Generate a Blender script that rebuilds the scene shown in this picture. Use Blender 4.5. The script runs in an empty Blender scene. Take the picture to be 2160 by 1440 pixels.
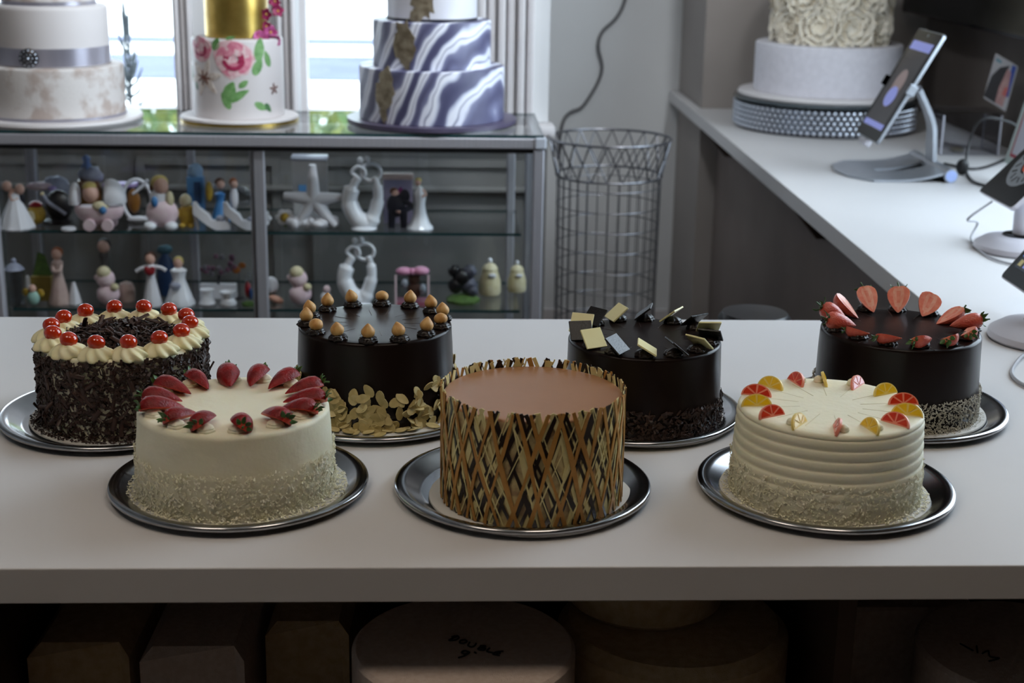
import bpy, bmesh, math, random
from math import sin, cos, pi, radians, sqrt, atan2
from mathutils import Vector, Matrix, noise
random.seed(11)
SC = bpy.context.scene
COL = SC.collection
U = random.uniform

# ------------------------------------------------------------------ camera
FPX, PITCH, YAW, ROLL, EYE = 3150.0, radians(16.25), radians(2.71), radians(0.96), Vector((0, 0, 1.5))
_f = Vector((sin(YAW) * cos(PITCH), cos(YAW) * cos(PITCH), -sin(PITCH)))
_r0 = Vector((cos(YAW), -sin(YAW), 0)); _u0 = _r0.cross(_f)
_r = cos(ROLL) * _r0 + sin(ROLL) * _u0
_u = -sin(ROLL) * _r0 + cos(ROLL) * _u0
cd = bpy.data.cameras.new('camera'); cam = bpy.data.objects.new('camera', cd); COL.objects.link(cam)
M = Matrix((_r, _u, -_f)).transposed().to_4x4(); M.translation = EYE
cam.matrix_world = M
cd.sensor_width = 36; cd.lens = FPX / 2160 * 36; cd.clip_start = 0.05; cd.clip_end = 200
cd.dof.use_dof = True; cd.dof.focus_distance = 1.72; cd.dof.aperture_fstop = 6.8
SC.camera = cam

# ------------------------------------------------------------------ light and exposure
w = bpy.data.worlds.new('daylight'); SC.world = w; w.use_nodes = True
bgn = w.node_tree.nodes['Background']
bgn.inputs[0].default_value = (0.74, 0.87, 1.0, 1); bgn.inputs[1].default_value = 7.0
VS = SC.view_settings
VS.view_transform = 'Standard'; VS.look = 'None'; VS.exposure = 0.0; VS.gamma = 1.0; VS.use_curve_mapping = False
SC.cycles.max_bounces = 6; SC.cycles.diffuse_bounces = 3; SC.cycles.glossy_bounces = 3; SC.cycles.transparent_max_bounces = 16; SC.cycles.adaptive_threshold = 0.05
SC.cycles.caustics_reflective = False; SC.cycles.caustics_refractive = False
SC.cycles.sample_clamp_indirect = 6.0

def portal(name, loc, rot, sx, sy):
    d = bpy.data.lights.new(name, 'AREA'); d.shape = 'RECTANGLE'; d.size = sx; d.size_y = sy
    o = bpy.data.objects.new(name, d); COL.objects.link(o); o.location = loc; o.rotation_euler = rot
    d.cycles.is_portal = True
    return o

def at_z(x, y, Z=0.9):
    d = _f * FPX + _r * (x - 1080) - _u * (y - 720); return EYE + d * ((Z - EYE.z) / d.z)
def at_y(x, y, Y):
    d = _f * FPX + _r * (x - 1080) - _u * (y - 720); return EYE + d * ((Y - EYE.y) / d.y)

# ------------------------------------------------------------------ materials
MATS = {}
def lin(c):
    return tuple(((v / 12.92) if v <= 0.04045 else ((v + 0.055) / 1.055) ** 2.4) for v in c)
def mat(name, c1, c2=None, rough=0.5, metal=0.0, scale=30.0, bump=0.0, bscale=None, sss=0.0, coat=0.0, spec=0.5,
        detail=4.0, ramp=(0.35, 0.65), emit=None, stretch=None):
    """procedural Principled material; colours are sRGB 0..1; c1/c2 mixed by noise, bump by a second noise"""
    if name in MATS: return MATS[name]
    m = bpy.data.materials.new(name); m.use_nodes = True; MATS[name] = m
    nt = m.node_tree; N = nt.nodes; L = nt.links; b = N['Principled BSDF']
    b.inputs['Roughness'].default_value = rough; b.inputs['Metallic'].default_value = metal
    b.inputs['Specular IOR Level'].default_value = spec
    c1 = lin(c1)
    b.inputs['Base Color'].default_value = (*c1, 1)
    tc = N.new('ShaderNodeTexCoord'); src = tc.outputs['Object']
    if stretch:
        mp = N.new('ShaderNodeMapping'); mp.inputs['Scale'].default_value = stretch
        L.new(src, mp.inputs[0]); src = mp.outputs[0]
    if c2:
        n = N.new('ShaderNodeTexNoise'); n.inputs['Scale'].default_value = scale; n.inputs['Detail'].default_value = detail
        r = N.new('ShaderNodeValToRGB'); r.color_ramp.elements[0].position = ramp[0]; r.color_ramp.elements[1].position = ramp[1]
        r.color_ramp.elements[0].color = (*c1, 1); r.color_ramp.elements[1].color = (*lin(c2), 1)
        L.new(src, n.inputs['Vector']); L.new(n.outputs['Fac'], r.inputs[0]); L.new(r.outputs[0], b.inputs['Base Color'])
    if bump:
        n = N.new('ShaderNodeTexNoise'); n.inputs['Scale'].default_value = bscale or scale; n.inputs['Detail'].default_value = 5
        bp = N.new('ShaderNodeBump'); bp.inputs['Strength'].default_value = bump; bp.inputs['Distance'].default_value = 0.002
        L.new(src, n.inputs['Vector']); L.new(n.outputs['Fac'], bp.inputs['Height']); L.new(bp.outputs[0], b.inputs['Normal'])
    if sss:
        b.inputs['Subsurface Weight'].default_value = sss; b.inputs['Subsurface Radius'].default_value = (0.01, 0.006, 0.003)
        b.inputs['Subsurface Scale'].default_value = 0.5
    if coat:
        b.inputs['Coat Weight'].default_value = coat; b.inputs['Coat Roughness'].default_value = 0.06
    if emit:
        b.inputs['Emission Color'].default_value = (*lin(emit[:3]), 1); b.inputs['Emission Strength'].default_value = emit[3]
    return m
def glass(name, tint=(0.94, 0.98, 0.97), gloss=1.0):
    if name in MATS: return MATS[name]
    m = bpy.data.materials.new(name); m.use_nodes = True; MATS[name] = m
    nt = m.node_tree; N = nt.nodes; L = nt.links; N.remove(N['Principled BSDF'])
    lw = N.new('ShaderNodeLayerWeight'); lw.inputs[0].default_value = 0.5
    p = N.new('ShaderNodeMath'); p.operation = 'POWER'; p.inputs[1].default_value = 5
    k = N.new('ShaderNodeMath'); k.operation = 'MULTIPLY_ADD'; k.inputs[1].default_value = 0.9 * gloss; k.inputs[2].default_value = 0.03 * gloss
    L.new(lw.outputs['Facing'], p.inputs[0]); L.new(p.outputs[0], k.inputs[0])
    t = N.new('ShaderNodeBsdfTransparent'); t.inputs[0].default_value = (*tint, 1)
    g = N.new('ShaderNodeBsdfGlossy'); g.inputs['Roughness'].default_value = 0.02
    mx = N.new('ShaderNodeMixShader'); L.new(k.outputs[0], mx.inputs[0]); L.new(t.outputs[0], mx.inputs[1]); L.new(g.outputs[0], mx.inputs[2])
    L.new(mx.outputs[0], N['Material Output'].inputs[0])
    return m

# ------------------------------------------------------------------ mesh helpers
class MB:
    def __init__(s): s.v = []; s.f = []; s.m = []
    def add(s, sh, mi=0, T=None):
        v, f = sh; o = len(s.v)
        if T is None: s.v += [tuple(p) for p in v]
        else: s.v += [tuple(T @ Vector(p)) for p in v]
        s.f += [tuple(i + o for i in q) for q in f]
        s.m += (mi if isinstance(mi, list) else [mi] * len(f))
        return s
    def mesh(s, name, mats, smooth=40):
        me = bpy.data.meshes.new(name); me.from_pydata(s.v, [], s.f)
        for m in (mats if isinstance(mats, (list, tuple)) else [mats]): me.materials.append(m)
        me.polygons.foreach_set('material_index', s.m)
        if smooth:
            me.polygons.foreach_set('use_smooth', [True] * len(me.polygons))
            me.set_sharp_from_angle(angle=radians(smooth))
        me.update(); return me
    def build(s, name, mats, parent=None, loc=None, rot=None, smooth=40):
        return link(name, s.mesh(name, mats, smooth), parent, loc, rot)
def link(name, me, parent=None, loc=None, rot=None, T=None):
    o = bpy.data.objects.new(name, me); COL.objects.link(o)
    if parent is not None: o.parent = parent
    if loc is not None: o.location = loc
    if rot is not None: o.rotation_euler = rot
    if T is not None: o.matrix_local = T
    return o
def tag(o, label=None, cat=None, group=None, kind=None):
    if label: o['label'] = label
    if cat: o['category'] = cat
    if group: o['group'] = group
    if kind: o['kind'] = kind
    return o
def empty(name, loc, label=None, cat=None, group=None, rz=0):
    o = bpy.data.objects.new(name, None); COL.objects.link(o); o.location = loc; o.rotation_euler = (0, 0, rz)
    o.empty_display_size = 0.02
    return tag(o, label, cat, group)
def T(x=0, y=0, z=0): return Matrix.Translation((x, y, z))
def RX(a): return Matrix.Rotation(a, 4, 'X')
def RY(a): return Matrix.Rotation(a, 4, 'Y')
def RZ(a): return Matrix.Rotation(a, 4, 'Z')
def SCL(x, y=None, z=None):
    return Matrix.Diagonal((x, x if y is None else y, x if z is None else z, 1))
def frame(o, x, z):
    """matrix with local X along x, local Z near z"""
    x = Vector(x).normalized(); z = Vector(z); y = z.cross(x).normalized(); z = x.cross(y)
    m = Matrix((x, y, z)).transposed().to_4x4(); m.translation = o; return m

def box(sx, sy, sz, c=(0, 0, 0)):
    x, y, z = sx / 2, sy / 2, sz / 2; a, b, d = c
    v = [(a + i * x, b + j * y, d + k * z) for i in (-1, 1) for j in (-1, 1) for k in (-1, 1)]
    return v, [(0, 1, 3, 2), (4, 6, 7, 5), (0, 4, 5, 1), (2, 3, 7, 6), (0, 2, 6, 4), (1, 5, 7, 3)]
def box2(x0, x1, y0, y1, z0, z1):
    return box(x1 - x0, y1 - y0, z1 - z0, ((x0 + x1) / 2, (y0 + y1) / 2, (z0 + z1) / 2))
def bevbox(sx, sy, sz, b, seg=2, c=(0, 0, 0)):
    bm = bmesh.new(); bmesh.ops.create_cube(bm, size=1.0)
    bmesh.ops.scale(bm, vec=(sx, sy, sz), verts=bm.verts)
    bmesh.ops.bevel(bm, geom=bm.edges[:], offset=b, segments=seg, affect='EDGES', profile=0.5)
    bmesh.ops.translate(bm, vec=c, verts=bm.verts)
    bm.verts.index_update()
    r = [tuple(q.co) for q in bm.verts], [tuple(q.index for q in fc.verts) for fc in bm.faces]
    bm.free(); return r
def lathe(prof, n=48, lobe=None, closed=False):
    """profile [(r,z)] bottom to top round Z; lobe=(count, amplitude, twist per step)"""
    v = []; f = []; k = len(prof)
    for j, (r, z) in enumerate(prof):
        for i in range(n):
            a = 2 * pi * i / n; q = r
            if lobe: q = r * (1 + lobe[1] * cos(lobe[0] * a + lobe[2] * j))
            v.append((q * cos(a), q * sin(a), z))
    for j in range(k - 1 if not closed else k):
        for i in range(n):
            a, b = j * n + i, j * n + (i + 1) % n; jn = (j + 1) % k
            f.append((a, b, jn * n + (i + 1) % n, jn * n + i))
    if not closed:
        f.append(tuple(range(n - 1, -1, -1))); f.append(tuple((k - 1) * n + i for i in range(n)))
    return v, f
def tube(pts, r, n=8, closed=False):
    pts = [Vector(p) for p in pts]; k = len(pts); v = []; f = []; up = None
    for i, p in enumerate(pts):
        a = pts[(i - 1) % k] if closed or i > 0 else p; b = pts[(i + 1) % k] if closed or i < k - 1 else p
        t = (b - a).normalized()
        if up is None: up = Vector((0, 0, 1)) if abs(t.z) < 0.9 else Vector((1, 0, 0))
        s = t.cross(up).normalized(); up = s.cross(t).normalized()
        rr = r[i] if isinstance(r, (list, tuple)) else r
        for j in range(n):
            a_ = 2 * pi * j / n; v.append(tuple(p + s * (rr * cos(a_)) + up * (rr * sin(a_))))
    for i in range(k if closed else k - 1):
        for j in range(n):
            o, q = i * n, ((i + 1) % k) * n
            f.append((o + j, o + (j + 1) % n, q + (j + 1) % n, q + j))
    if not closed:
        f.append(tuple(range(n - 1, -1, -1))); f.append(tuple((k - 1) * n + j for j in range(n)))
    return v, f
def spline(pts, n=8, closed=False):
    """Catmull-Rom through pts"""
    P = [Vector(p) for p in pts]; out = []; k = len(P)
    for i in range(k if closed else k - 1):
        p1, p2 = P[i], P[(i + 1) % k]
        p0 = P[(i - 1) % k] if closed or i > 0 else p1; p3 = P[(i + 2) % k] if closed or i < k - 2 else p2
        for j in range(n):
            t = j / n
            out.append(0.5 * ((2 * p1) + (p2 - p0) * t + (2 * p0 - 5 * p1 + 4 * p2 - p3) * t * t + (3 * p1 - p0 - 3 * p2 + p3) * t ** 3))
    if not closed: out.append(P[-1])
    return out
def ell(rx, ry=None, rz=None, nu=16, nv=10, c=(0, 0, 0), fn=None):
    ry = rx if ry is None else ry; rz = rx if rz is None else rz
    v = [(0, 0, -1)]; f = []
    for j in range(1, nv):
        t = pi * j / nv - pi / 2
        for i in range(nu): v.append((cos(t) * cos(2 * pi * i / nu), cos(t) * sin(2 * pi * i / nu), sin(t)))
    v.append((0, 0, 1))
    for i in range(nu): f.append((0, 1 + (i + 1) % nu, 1 + i))
    for j in range(nv - 2):
        for i in range(nu):
            a = 1 + j * nu; f.append((a + i, a + (i + 1) % nu, a + nu + (i + 1) % nu, a + nu + i))
    l = len(v) - 1; a = 1 + (nv - 2) * nu
    for i in range(nu): f.append((a + i, a + (i + 1) % nu, l))
    if fn: v = [fn(Vector(p)) for p in v]
    return [(p[0] * rx + c[0], p[1] * ry + c[1], p[2] * rz + c[2]) for p in v], f
def prism(out, h, z0=0.0):
    """outline [(x,y)] counter-clockwise, extruded along Z from z0 to z0+h"""
    n = len(out); v = [(x, y, z0) for x, y in out] + [(x, y, z0 + h) for x, y in out]
    f = [tuple(range(n - 1, -1, -1)), tuple(range(n, 2 * n))] + [(i, (i + 1) % n, n + (i + 1) % n, n + i) for i in range(n)]
    return v, f
def wrap(out, R, th0, z0, t=0.0006, dome=0.0):
    """a flat outline in (arc metres, height metres) laid round a cylinder of radius R; fan from its centre, thickness t"""
    n = len(out); cx = sum(p[0] for p in out) / n; cy = sum(p[1] for p in out) / n
    def P(x, y, r): a = th0 + x / R; return (r * cos(a), r * sin(a), z0 + y)
    v = [P(cx, cy, R + t + dome)]
    v += [P(cx + (x - cx) * .55, cy + (y - cy) * .55, R + t + dome * .7) for x, y in out]
    v += [P(x, y, R + t) for x, y in out] + [P(x, y, R - 0.0008) for x, y in out]
    f = []
    for i in range(n):
        j = (i + 1) % n
        f += [(0, 1 + i, 1 + j), (1 + i, 1 + n + i, 1 + n + j, 1 + j), (1 + n + i, 1 + 2 * n + i, 1 + 2 * n + j, 1 + n + j)]
    return v, f
def oval(a, b, rot=0, c=(0, 0), n=14, wob=0.0, point=0.0):
    o = []
    for i in range(n):
        t = 2 * pi * i / n; q = 1 + (U(-wob, wob) if wob else 0)
        x, y = a * q * cos(t), b * q * sin(t) * (1 - point * max(0, cos(t)))
        o.append((c[0] + x * cos(rot) - y * sin(rot), c[1] + x * sin(rot) + y * cos(rot)))
    return o
def shards(n, place, size, mb=None):
    """n little curved slivers; place() -> (point, x-axis, normal); size() -> (length, width, thickness)"""
    mb = mb or MB()
    for _ in range(n):
        p, x, z = place(); l, wd, t = size(); m = frame(p, x, z)
        b = U(-.25, .35) * l
        v = [(-l / 2, -wd / 2, 0), (0, -wd * .6, b), (l / 2, -wd * .35, 0), (l / 2, wd * .35, 0), (0, wd * .6, b), (-l / 2, wd / 2, 0)]
        v = v + [(a, c, d + t) for a, c, d in v]
        f = [(5, 4, 1, 0), (4, 3, 2, 1), (6, 7, 10, 11), (7, 8, 9, 10)] + [(i, (i + 1) % 6, 6 + (i + 1) % 6, 6 + i) for i in range(6)]
        mb.add((v, f), 0, m)
    return mb
def rdir(): 
    a = U(0, 2 * pi); z = U(-1, 1); q = sqrt(1 - z * z); return Vector((q * cos(a), q * sin(a), z))
# ------------------------------------------------------------------ setting
M_WALL = mat('painted wall', (.86, .86, .86), (.88, .88, .88), rough=.8, scale=3, bump=.1, bscale=180)
M_WALLD = mat('taupe wall', (.36, .33, .31), (.40, .37, .35), rough=.7, scale=4, bump=.1, bscale=150)
M_CEIL = mat('ceiling paint', (.78, .77, .75), rough=.9, bump=.1, bscale=90)
M_FLOOR = mat('vinyl floor', (.36, .31, .28), (.44, .38, .34), rough=.45, scale=9)
M_TRIM = mat('grey trim paint', (.84, .82, .82), (.86, .84, .84), rough=.5, scale=12)
M_GLASS = glass('clear glass', (.975, .985, .982))
M_PANE = glass('window glass', (.97, .98, .98), .6)
M_TEAL = mat('green glass edge', (.10, .24, .25), rough=.15)
FILL_PANEL_W = 5.8
FILL_SPOT_E = 50.0
XR, XL, YB, YR, H = 1.50, -3.4, 5.15, -2.2, 2.9

def struct(name, mb, m, parent=None, smooth=30):
    o = mb.build(name, m, parent, smooth=smooth)
    if parent is None: o['kind'] = 'structure'
    return o
b = MB(); b.add(box2(XL - .2, XR + .2, YR - .2, YB + .2, -.1, 0)); struct('floor', b, M_FLOOR)
b = MB(); b.add(box2(XL - .2, XR + .2, YR - .2, YB + .2, H, H + .1)); struct('ceiling', b, M_CEIL)
b = MB(); b.add(box2(XL - .2, XL, YR - .2, YB + .2, 0, H)); struct('wall_left', b, M_WALL)
b = MB(); b.add(box2(XL, XR, YR - .2, YR, 0, H)); struct('wall_front', b, mat('cream wall', (.80, .75, .70), rough=.8))
# window wall with two openings either side of a pier; to its right the room runs on as a recess
YW, XW = 3.80, .262
W1 = (-1.5, at_y(372, 120, YW).x); W2 = (at_y(628, 120, YW).x, at_y(1004, 120, YW).x); ZS, ZH = at_y(600, 252, YW).z, 1.54
b = MB()
b.add(box2(XL, W1[0], YW, YW + .2, 0, H)); b.add(box2(W1[1], W2[0], YW, YW + .2, ZS, ZH)); b.add(box2(W2[1], XW, YW, YW + .2, ZS, H))
b.add(box2(W1[0], W2[1], YW, YW + .2, ZH, H)); b.add(box2(XW - .12, XW, YW + .2, YB, 0, H))
wb = struct('wall_window', b, M_WALL)
M_WAIN = mat('grey wainscot paint', (.50, .49, .485), (.53, .52, .51), rough=.6, scale=6)
b = MB(); b.add(box2(W1[0], XW, YW, YW + .2, 0, ZS)); struct('wainscot', b, M_WAIN, wb)
b = MB(); b.add(box2(XW - .12, XR + .2, YB, YB + .2, 0, H)); struct('wall_back', b, M_WALL)
za, zb = at_y(600, 332, YW).z, at_y(600, 348, YW).z
for (x0, x1) in ((-2.6, -1.75), (-1.65, -.86), (-.78, -.42), (-.34, .20)):       # raised panel mouldings under the sill
    b = MB()
    for q in (box2(x0, x1, YW - .012, YW, zb, za), box2(x0, x1, YW - .012, YW, .32, .335), box2(x0, x0 + .02, YW - .012, YW, .335, zb), box2(x1 - .02, x1, YW - .012, YW, .335, zb)): b.add(q)
    struct('panel_moulding', b, M_WAIN, wb)
za, zb = at_y(600, 388, YW).z, at_y(600, 400, YW).z
b = MB(); b.add(bevbox(XW - XL - .02, .03, za - zb, .004, 1, ((XW + XL) / 2, YW - .015, (za + zb) / 2))); struct('dado_rail', b, M_WAIN, wb)
for (x0, x1, n) in ((W1[0], W1[1], 1), (W2[0], W2[1], 2)):
    r = empty('window_%d' % n, (0, 0, 0)); r['kind'] = 'structure'
    b = MB(); t = .016
    for q in (box2(x0, x0 + t, YW + .06, YW + .12, ZS, ZH), box2(x1 - t, x1, YW + .06, YW + .12, ZS, ZH), box2(x0 + t, x1 - t, YW + .06, YW + .12, ZS, ZS + t), box2(x0 + t, x1 - t, YW + .06, YW + .12, ZH - t, ZH)): b.add(q)
    struct('window_frame', b, M_TRIM, r)
    b = MB(); b.add(box2(x0 + t, x1 - t, YW + .087, YW + .093, ZS + t, ZH - t)); struct('pane', b, M_PANE, r)
    portal('window_%d_sky' % n, ((x0 + x1) / 2, YW + .05, (ZS + ZH) / 2), (radians(90), 0, radians(180)), x1 - x0, ZH - ZS)
# fluted casings beside the openings and the sill board
k = 1
xc = [at_y(x, 120, YW).x for x in (410, 585, 1128)]
for x0, x1 in ((W1[1] + .001, xc[0]), (xc[1], W2[0] - .001), (W2[1] + .001, xc[2])):
    b = MB(); n = 3 if x1 - x0 < .09 else 6; s = (x1 - x0) / n
    for i in range(n): b.add(bevbox(s * .8, .03 if i % 2 else .045, ZH - ZS + .1, .005, 1, (x0 + s * (i + .5), YW - .012, (ZS + ZH) / 2 + .05)))
    struct('trim_%d' % k, b, M_TRIM); k += 1
b = MB(); b.add(bevbox(W2[1] - W1[0] + .3, .08, .03, .008, 2, ((W1[0] + W2[1]) / 2 + .05, YW - .02, ZS - .0165))); struct('trim_%d' % k, b, M_TRIM)
b = MB(); b.add(box2(XW, .80, YB - .02, YB, 0, .12)); struct('baseboard_back', b, M_TRIM)
# taupe return that closes the corner, and the right wall with its shop window
b = MB(); b.add(box2(.805, XR, 4.68, YB, 0, H)); struct('wall_corner', b, mat('light taupe wall', (.60, .57, .55), (.62, .59, .57), rough=.7, scale=4, bump=.1, bscale=150))
RY0, RY1, RZ0, RZ1 = 1.9, 3.62, .96, 2.75
b = MB()
b.add(box2(XR, XR + .2, YR, RY0, 0, H)); b.add(box2(XR, XR + .2, RY1, YB, 0, H)); b.add(box2(XR, XR + .2, RY0, RY1, 0, RZ0)); b.add(box2(XR, XR + .2, RY0, RY1, RZ1, H))
struct('wall_right', b, M_WALLD)
r = empty('window_3', (0, 0, 0)); r['kind'] = 'structure'; b = MB(); t = .04
for q in (box2(XR + .06, XR + .12, RY0, RY0 + t, RZ0, RZ1), box2(XR + .06, XR + .12, RY1 - t, RY1, RZ0, RZ1), box2(XR + .06, XR + .12, RY0, RY1, RZ0, RZ0 + t), box2(XR + .06, XR + .12, RY0, RY1, RZ1 - t, RZ1)): b.add(q)
struct('window_frame', b, M_TRIM, r)
b = MB(); b.add(box2(XR + .087, XR + .093, RY0 + t, RY1 - t, RZ0 + t, RZ1 - t)); struct('pane', b, M_PANE, r)
portal('window_3_sky', (XR + .05, (RY0 + RY1) / 2, (RZ0 + RZ1) / 2), (radians(90), 0, radians(90)), RY1 - RY0, RZ1 - RZ0)
# ceiling light panels added out of view as warm fill for the counter
for x, y, wt, c, lab in ((-.75, .84, FILL_PANEL_W, (1.0, .93, .85), 'added square ceiling fill panel above the cream strawberry cake'), (.45, .84, FILL_PANEL_W, (1.0, .93, .85), 'added square ceiling fill panel above the citrus cake')):
    r = empty('ceiling_fill_light', (x, y, H - .04), lab, 'fill light', 'added ceiling fill panels')
    MB().add(box2(-.32, .32, -.32, .32, .012, .04)).build('housing', M_TRIM, r, smooth=0)  # housing of the added fill panel
    MB().add(box2(-.30, .30, -.30, .30, 0, .012)).build('fill_diffuser', mat('diffuser %.2f' % c[2], (.9, .9, .88), rough=.5, emit=(*c, wt)), r, smooth=0)
# unseen spotlights added to brighten the show cakes and the recess
for p, q, e, half, lab in (((.95, 2.35, 2.72), (-.10, 3.45, 1.05), FILL_SPOT_E, 31, 'added white fill spotlight trained on the marbled cake'), ((.30, 2.35, 2.72), (-.75, 3.45, 1.05), FILL_SPOT_E, 31, 'added white fill spotlight trained on the ribbon cake'),
                    ((.95, 2.75, 2.72), (.40, 5.1, 1.3), FILL_SPOT_E * 1.3, 17, 'added white fill spotlight trained on the recess wall'),
                    ((.05, 2.55, 2.72), (1.02, 4.2, 1.2), FILL_SPOT_E * .9, 17, 'added white fill spotlight trained on the rosette cake')):
    p, q = Vector(p), Vector(q); r = empty('fill_spotlight', p, lab, 'spotlight', 'added fill spotlights'); d = (q - p).normalized()
    MB().add(lathe([(.03, -.05), (.036, -.045), (.036, .05), (.033, .05), (.030, -.03), (.001, -.032)], 24), 0, frame((0, 0, 0), d.orthogonal(), d)).build('fill_spot_barrel', M_TRIM, r)
    MB().add(tube([(0, 0, .02), (0, 0, H - p.z - .001)], .008, 8)).build('fill_spot_rod', M_TRIM, r)
    l = bpy.data.lights.new('bulb', 'SPOT'); l.energy = e; l.color = (.90, .95, 1.0); l.spot_size = radians(2 * half); l.spot_blend = .6; l.shadow_soft_size = .10
    o = bpy.data.objects.new('bulb', l); COL.objects.link(o); o.parent = r; o.rotation_euler = d.to_track_quat('-Z', 'Y').to_euler(); o.location = d * .06
# cable running down the back wall
pts = spline([at_y(x, y, YB - .012) for x, y in ((1352, -760), (1345, -420), (1335, -150), (1325, -60), (1318, 0), (1300, 38), (1270, 68), (1262, 100), (1270, 140), (1262, 172), (1240, 210), (1225, 228), (1205, 236), (1190, 252), (1182, 285), (1178, 330))], 6)
b = MB(); b.add(tube(pts, .005, 8)); tag(b.build('wall_cable', mat('grey cable', (.33, .32, .33), rough=.5)), 'thin grey cable wandering down the pale wall above the wire basket', 'cable')

# ------------------------------------------------------------------ outside
b = MB(); b.add(box2(-30, XW - .14, YW + .21, 60, -.25, -.15)); struct('ground_outside', b, mat('pale paving', (.86, .85, .83), (.90, .89, .87), rough=.9, scale=2))
b = MB(); b.add(box2(-30, XW - .14, 14.6, 17.0, -.15, -.14)); b.add(box2(-30, XW - .14, 18.4, 19.3, -.15, -.14)); struct('painted_tree_shadow', b, mat('blue grey tree shadow', (.25, .28, .38), (.30, .33, .43), rough=.8, scale=1.5))  # tree shadows on the paving, painted as dark blue grey strips
b = MB(); b.add(box2(XR + .21, 30, -20, 60, -.25, -.15)); struct('pavement', b, mat('pale paving', (.86, .85, .83)))

# a broad tree beyond the pavement; its crown only shows as the reflection in the cabinet's glass top
tr = empty('tree', (at_y(505, 100, 9.2).x, 9.2, -.15), 'leafy garden tree beyond the window behind the painted peony cake', 'tree')
MB().add(tube([(0, 0, 0), (.03, 0, .9), (0, .05, 1.6), (.05, 0, 2.2)], [.09, .075, .06, .03], 10)).build('trunk', mat('grey bark', (.42, .38, .34), (.52, .48, .42), rough=.9, scale=30), tr)
random.seed(91); b = MB()
for i in range(2600):
    d = rdir(); p = Vector((d.x * 2.1, d.y * 1.0, d.z * .38)) * U(.45, 1) + Vector((0, 0, 2.05)); m = frame(p, rdir(), rdir())
    b.add(([(-.07, 0, 0), (0, -.035, .01), (.07, 0, 0), (0, .035, .01)], [(0, 1, 2), (0, 2, 3)]), i % 2, m)
tag(b.build('foliage', [mat('leaf green', (.42, .55, .30), rough=.5), mat('leaf yellow', (.62, .66, .34), rough=.5)], tr, smooth=0), kind='stuff')
sb_ = empty('potted_conifer', tuple(at_y(278, 300, 4.6)), 'small pale conifer just outside the window beside the ribbon cake', 'plant'); sb_.location.z = .55
MB().add(lathe([(.07, 0), (.10, .16), (.11, .18), (.09, .18), (.001, .15)], 20), 0, T(0, 0, -.7)).build('pot', mat('grey pot', (.45, .45, .47), rough=.7), sb_)
MB().add(tube([(0, 0, -.55), (0, 0, .2), (.01, 0, .62)], [.008, .006, .003], 6)).build('stem', mat('pale twig', (.34, .36, .38), rough=.7), sb_)
b = MB()
for i in range(70):
    z = U(.02, .60); a = U(0, 6.28); l = .11 * (1.05 - z / .62); b.add(tube([(0, 0, z), (l * .6 * cos(a), l * .6 * sin(a), z + .02), (l * cos(a), l * sin(a), z + .06)], [.004, .005, .002], 5))
b.build('needles', mat('pale needles', (.36, .40, .42), rough=.7), sb_)

# ------------------------------------------------------------------ counters
M_LAM = mat('white laminate', (.83, .82, .82), (.85, .84, .84), rough=.5, scale=2, bump=.02, bscale=400, spec=.3)
M_LAMD = mat('brown carcass', (.27, .20, .16), (.31, .24, .19), rough=.6, scale=6)
YF, YK, XC, ZT = 1.2947, 2.1784, .771, .9
b = MB(); out = [(-1.3, YF), (XR - .002, YF), (XR - .002, 4.678), (.803, 4.678), (.803, YB - .002), (XC, YB - .002), (XC, YK), (-1.3, YK)]
b.add(prism(out, .036, ZT - .036))
o = b.build('worktop', M_LAM, smooth=0)
tag(o, 'white laminate L-shaped worktop carrying the seven cakes and the tablets', 'worktop')
bv = o.modifiers.new('edge', 'BEVEL'); bv.width = .0012; bv.segments = 2; bv.limit_method = 'ANGLE'
base = empty('counter_base', (0, 0, 0), 'dark brown open counter base under the white worktop', 'counter')
for x in (-1.28, -.457, .405, XR - .02): b = MB(); b.add(box2(x - .009, x + .009, YF + .05, YK - .03, 0, ZT - .036)); b.build('divider', M_LAMD, base, smooth=0)
b = MB(); b.add(box2(-1.27, XR - .03, YK - .05, YK - .032, 0, ZT - .036)); b.build('back_panel', M_LAMD, base, smooth=0)
for x0, x1 in ((-1.27, -.468), (-.446, .395), (.415, XR - .03)): b = MB(); b.add(box2(x0, x1, YF + .03, YK - .05, .53, .55)); b.build('shelf', M_LAMD, base, smooth=0)
M_PAN = mat('taupe panel', (.47, .42, .40), (.50, .45, .43), rough=.7, scale=5)
sb = empty('side_counter_base', (0, 0, 0), 'taupe panelled base below the side worktop beside the wire basket', 'counter')
b = MB(); b.add(box2(.86, .88, 2.75, 4.675, 0, ZT - .036)); b.build('side_panel', M_PAN, sb, smooth=0)
b = MB(); b.add(box2(1.30, 1.32, YK, 2.75, 0, ZT - .036)); b.build('recess_panel', M_LAMD, sb, smooth=0)
for y in (3.30, 4.45):
    b = MB(); v, f = prism([(0, 0), (0, -.075), (-.02, -.075), (-.075, -.012), (-.075, 0)], .03); b.add((v, f), 0, T(.86, y, ZT - .036) @ RX(radians(90)))
    b.build('bracket', M_LAMD, sb, smooth=0)

# ------------------------------------------------------------------ glass display cabinet
M_ALU = mat('satin aluminium', (.70, .70, .73), (.73, .73, .76), rough=.42, metal=.55, scale=200, stretch=(1, 1, .05))
YS, YS2 = 3.2, 3.56
zt = at_y(600, 287, YS).z; z1 = at_y(600, 489, YS + .055).z; z2 = at_y(600, 652, YS + .055).z
XA, XB = -.985, .215
dc = empty('display_cabinet', (0, 0, 0), 'aluminium framed glass display cabinet with figurines on glass shelves', 'cabinet')
def part(nm, m, *qs, parent=dc, smooth=0):
    b = MB()
    for q in qs: b.add(q)
    return b.build(nm, m, parent, smooth=smooth)
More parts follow.
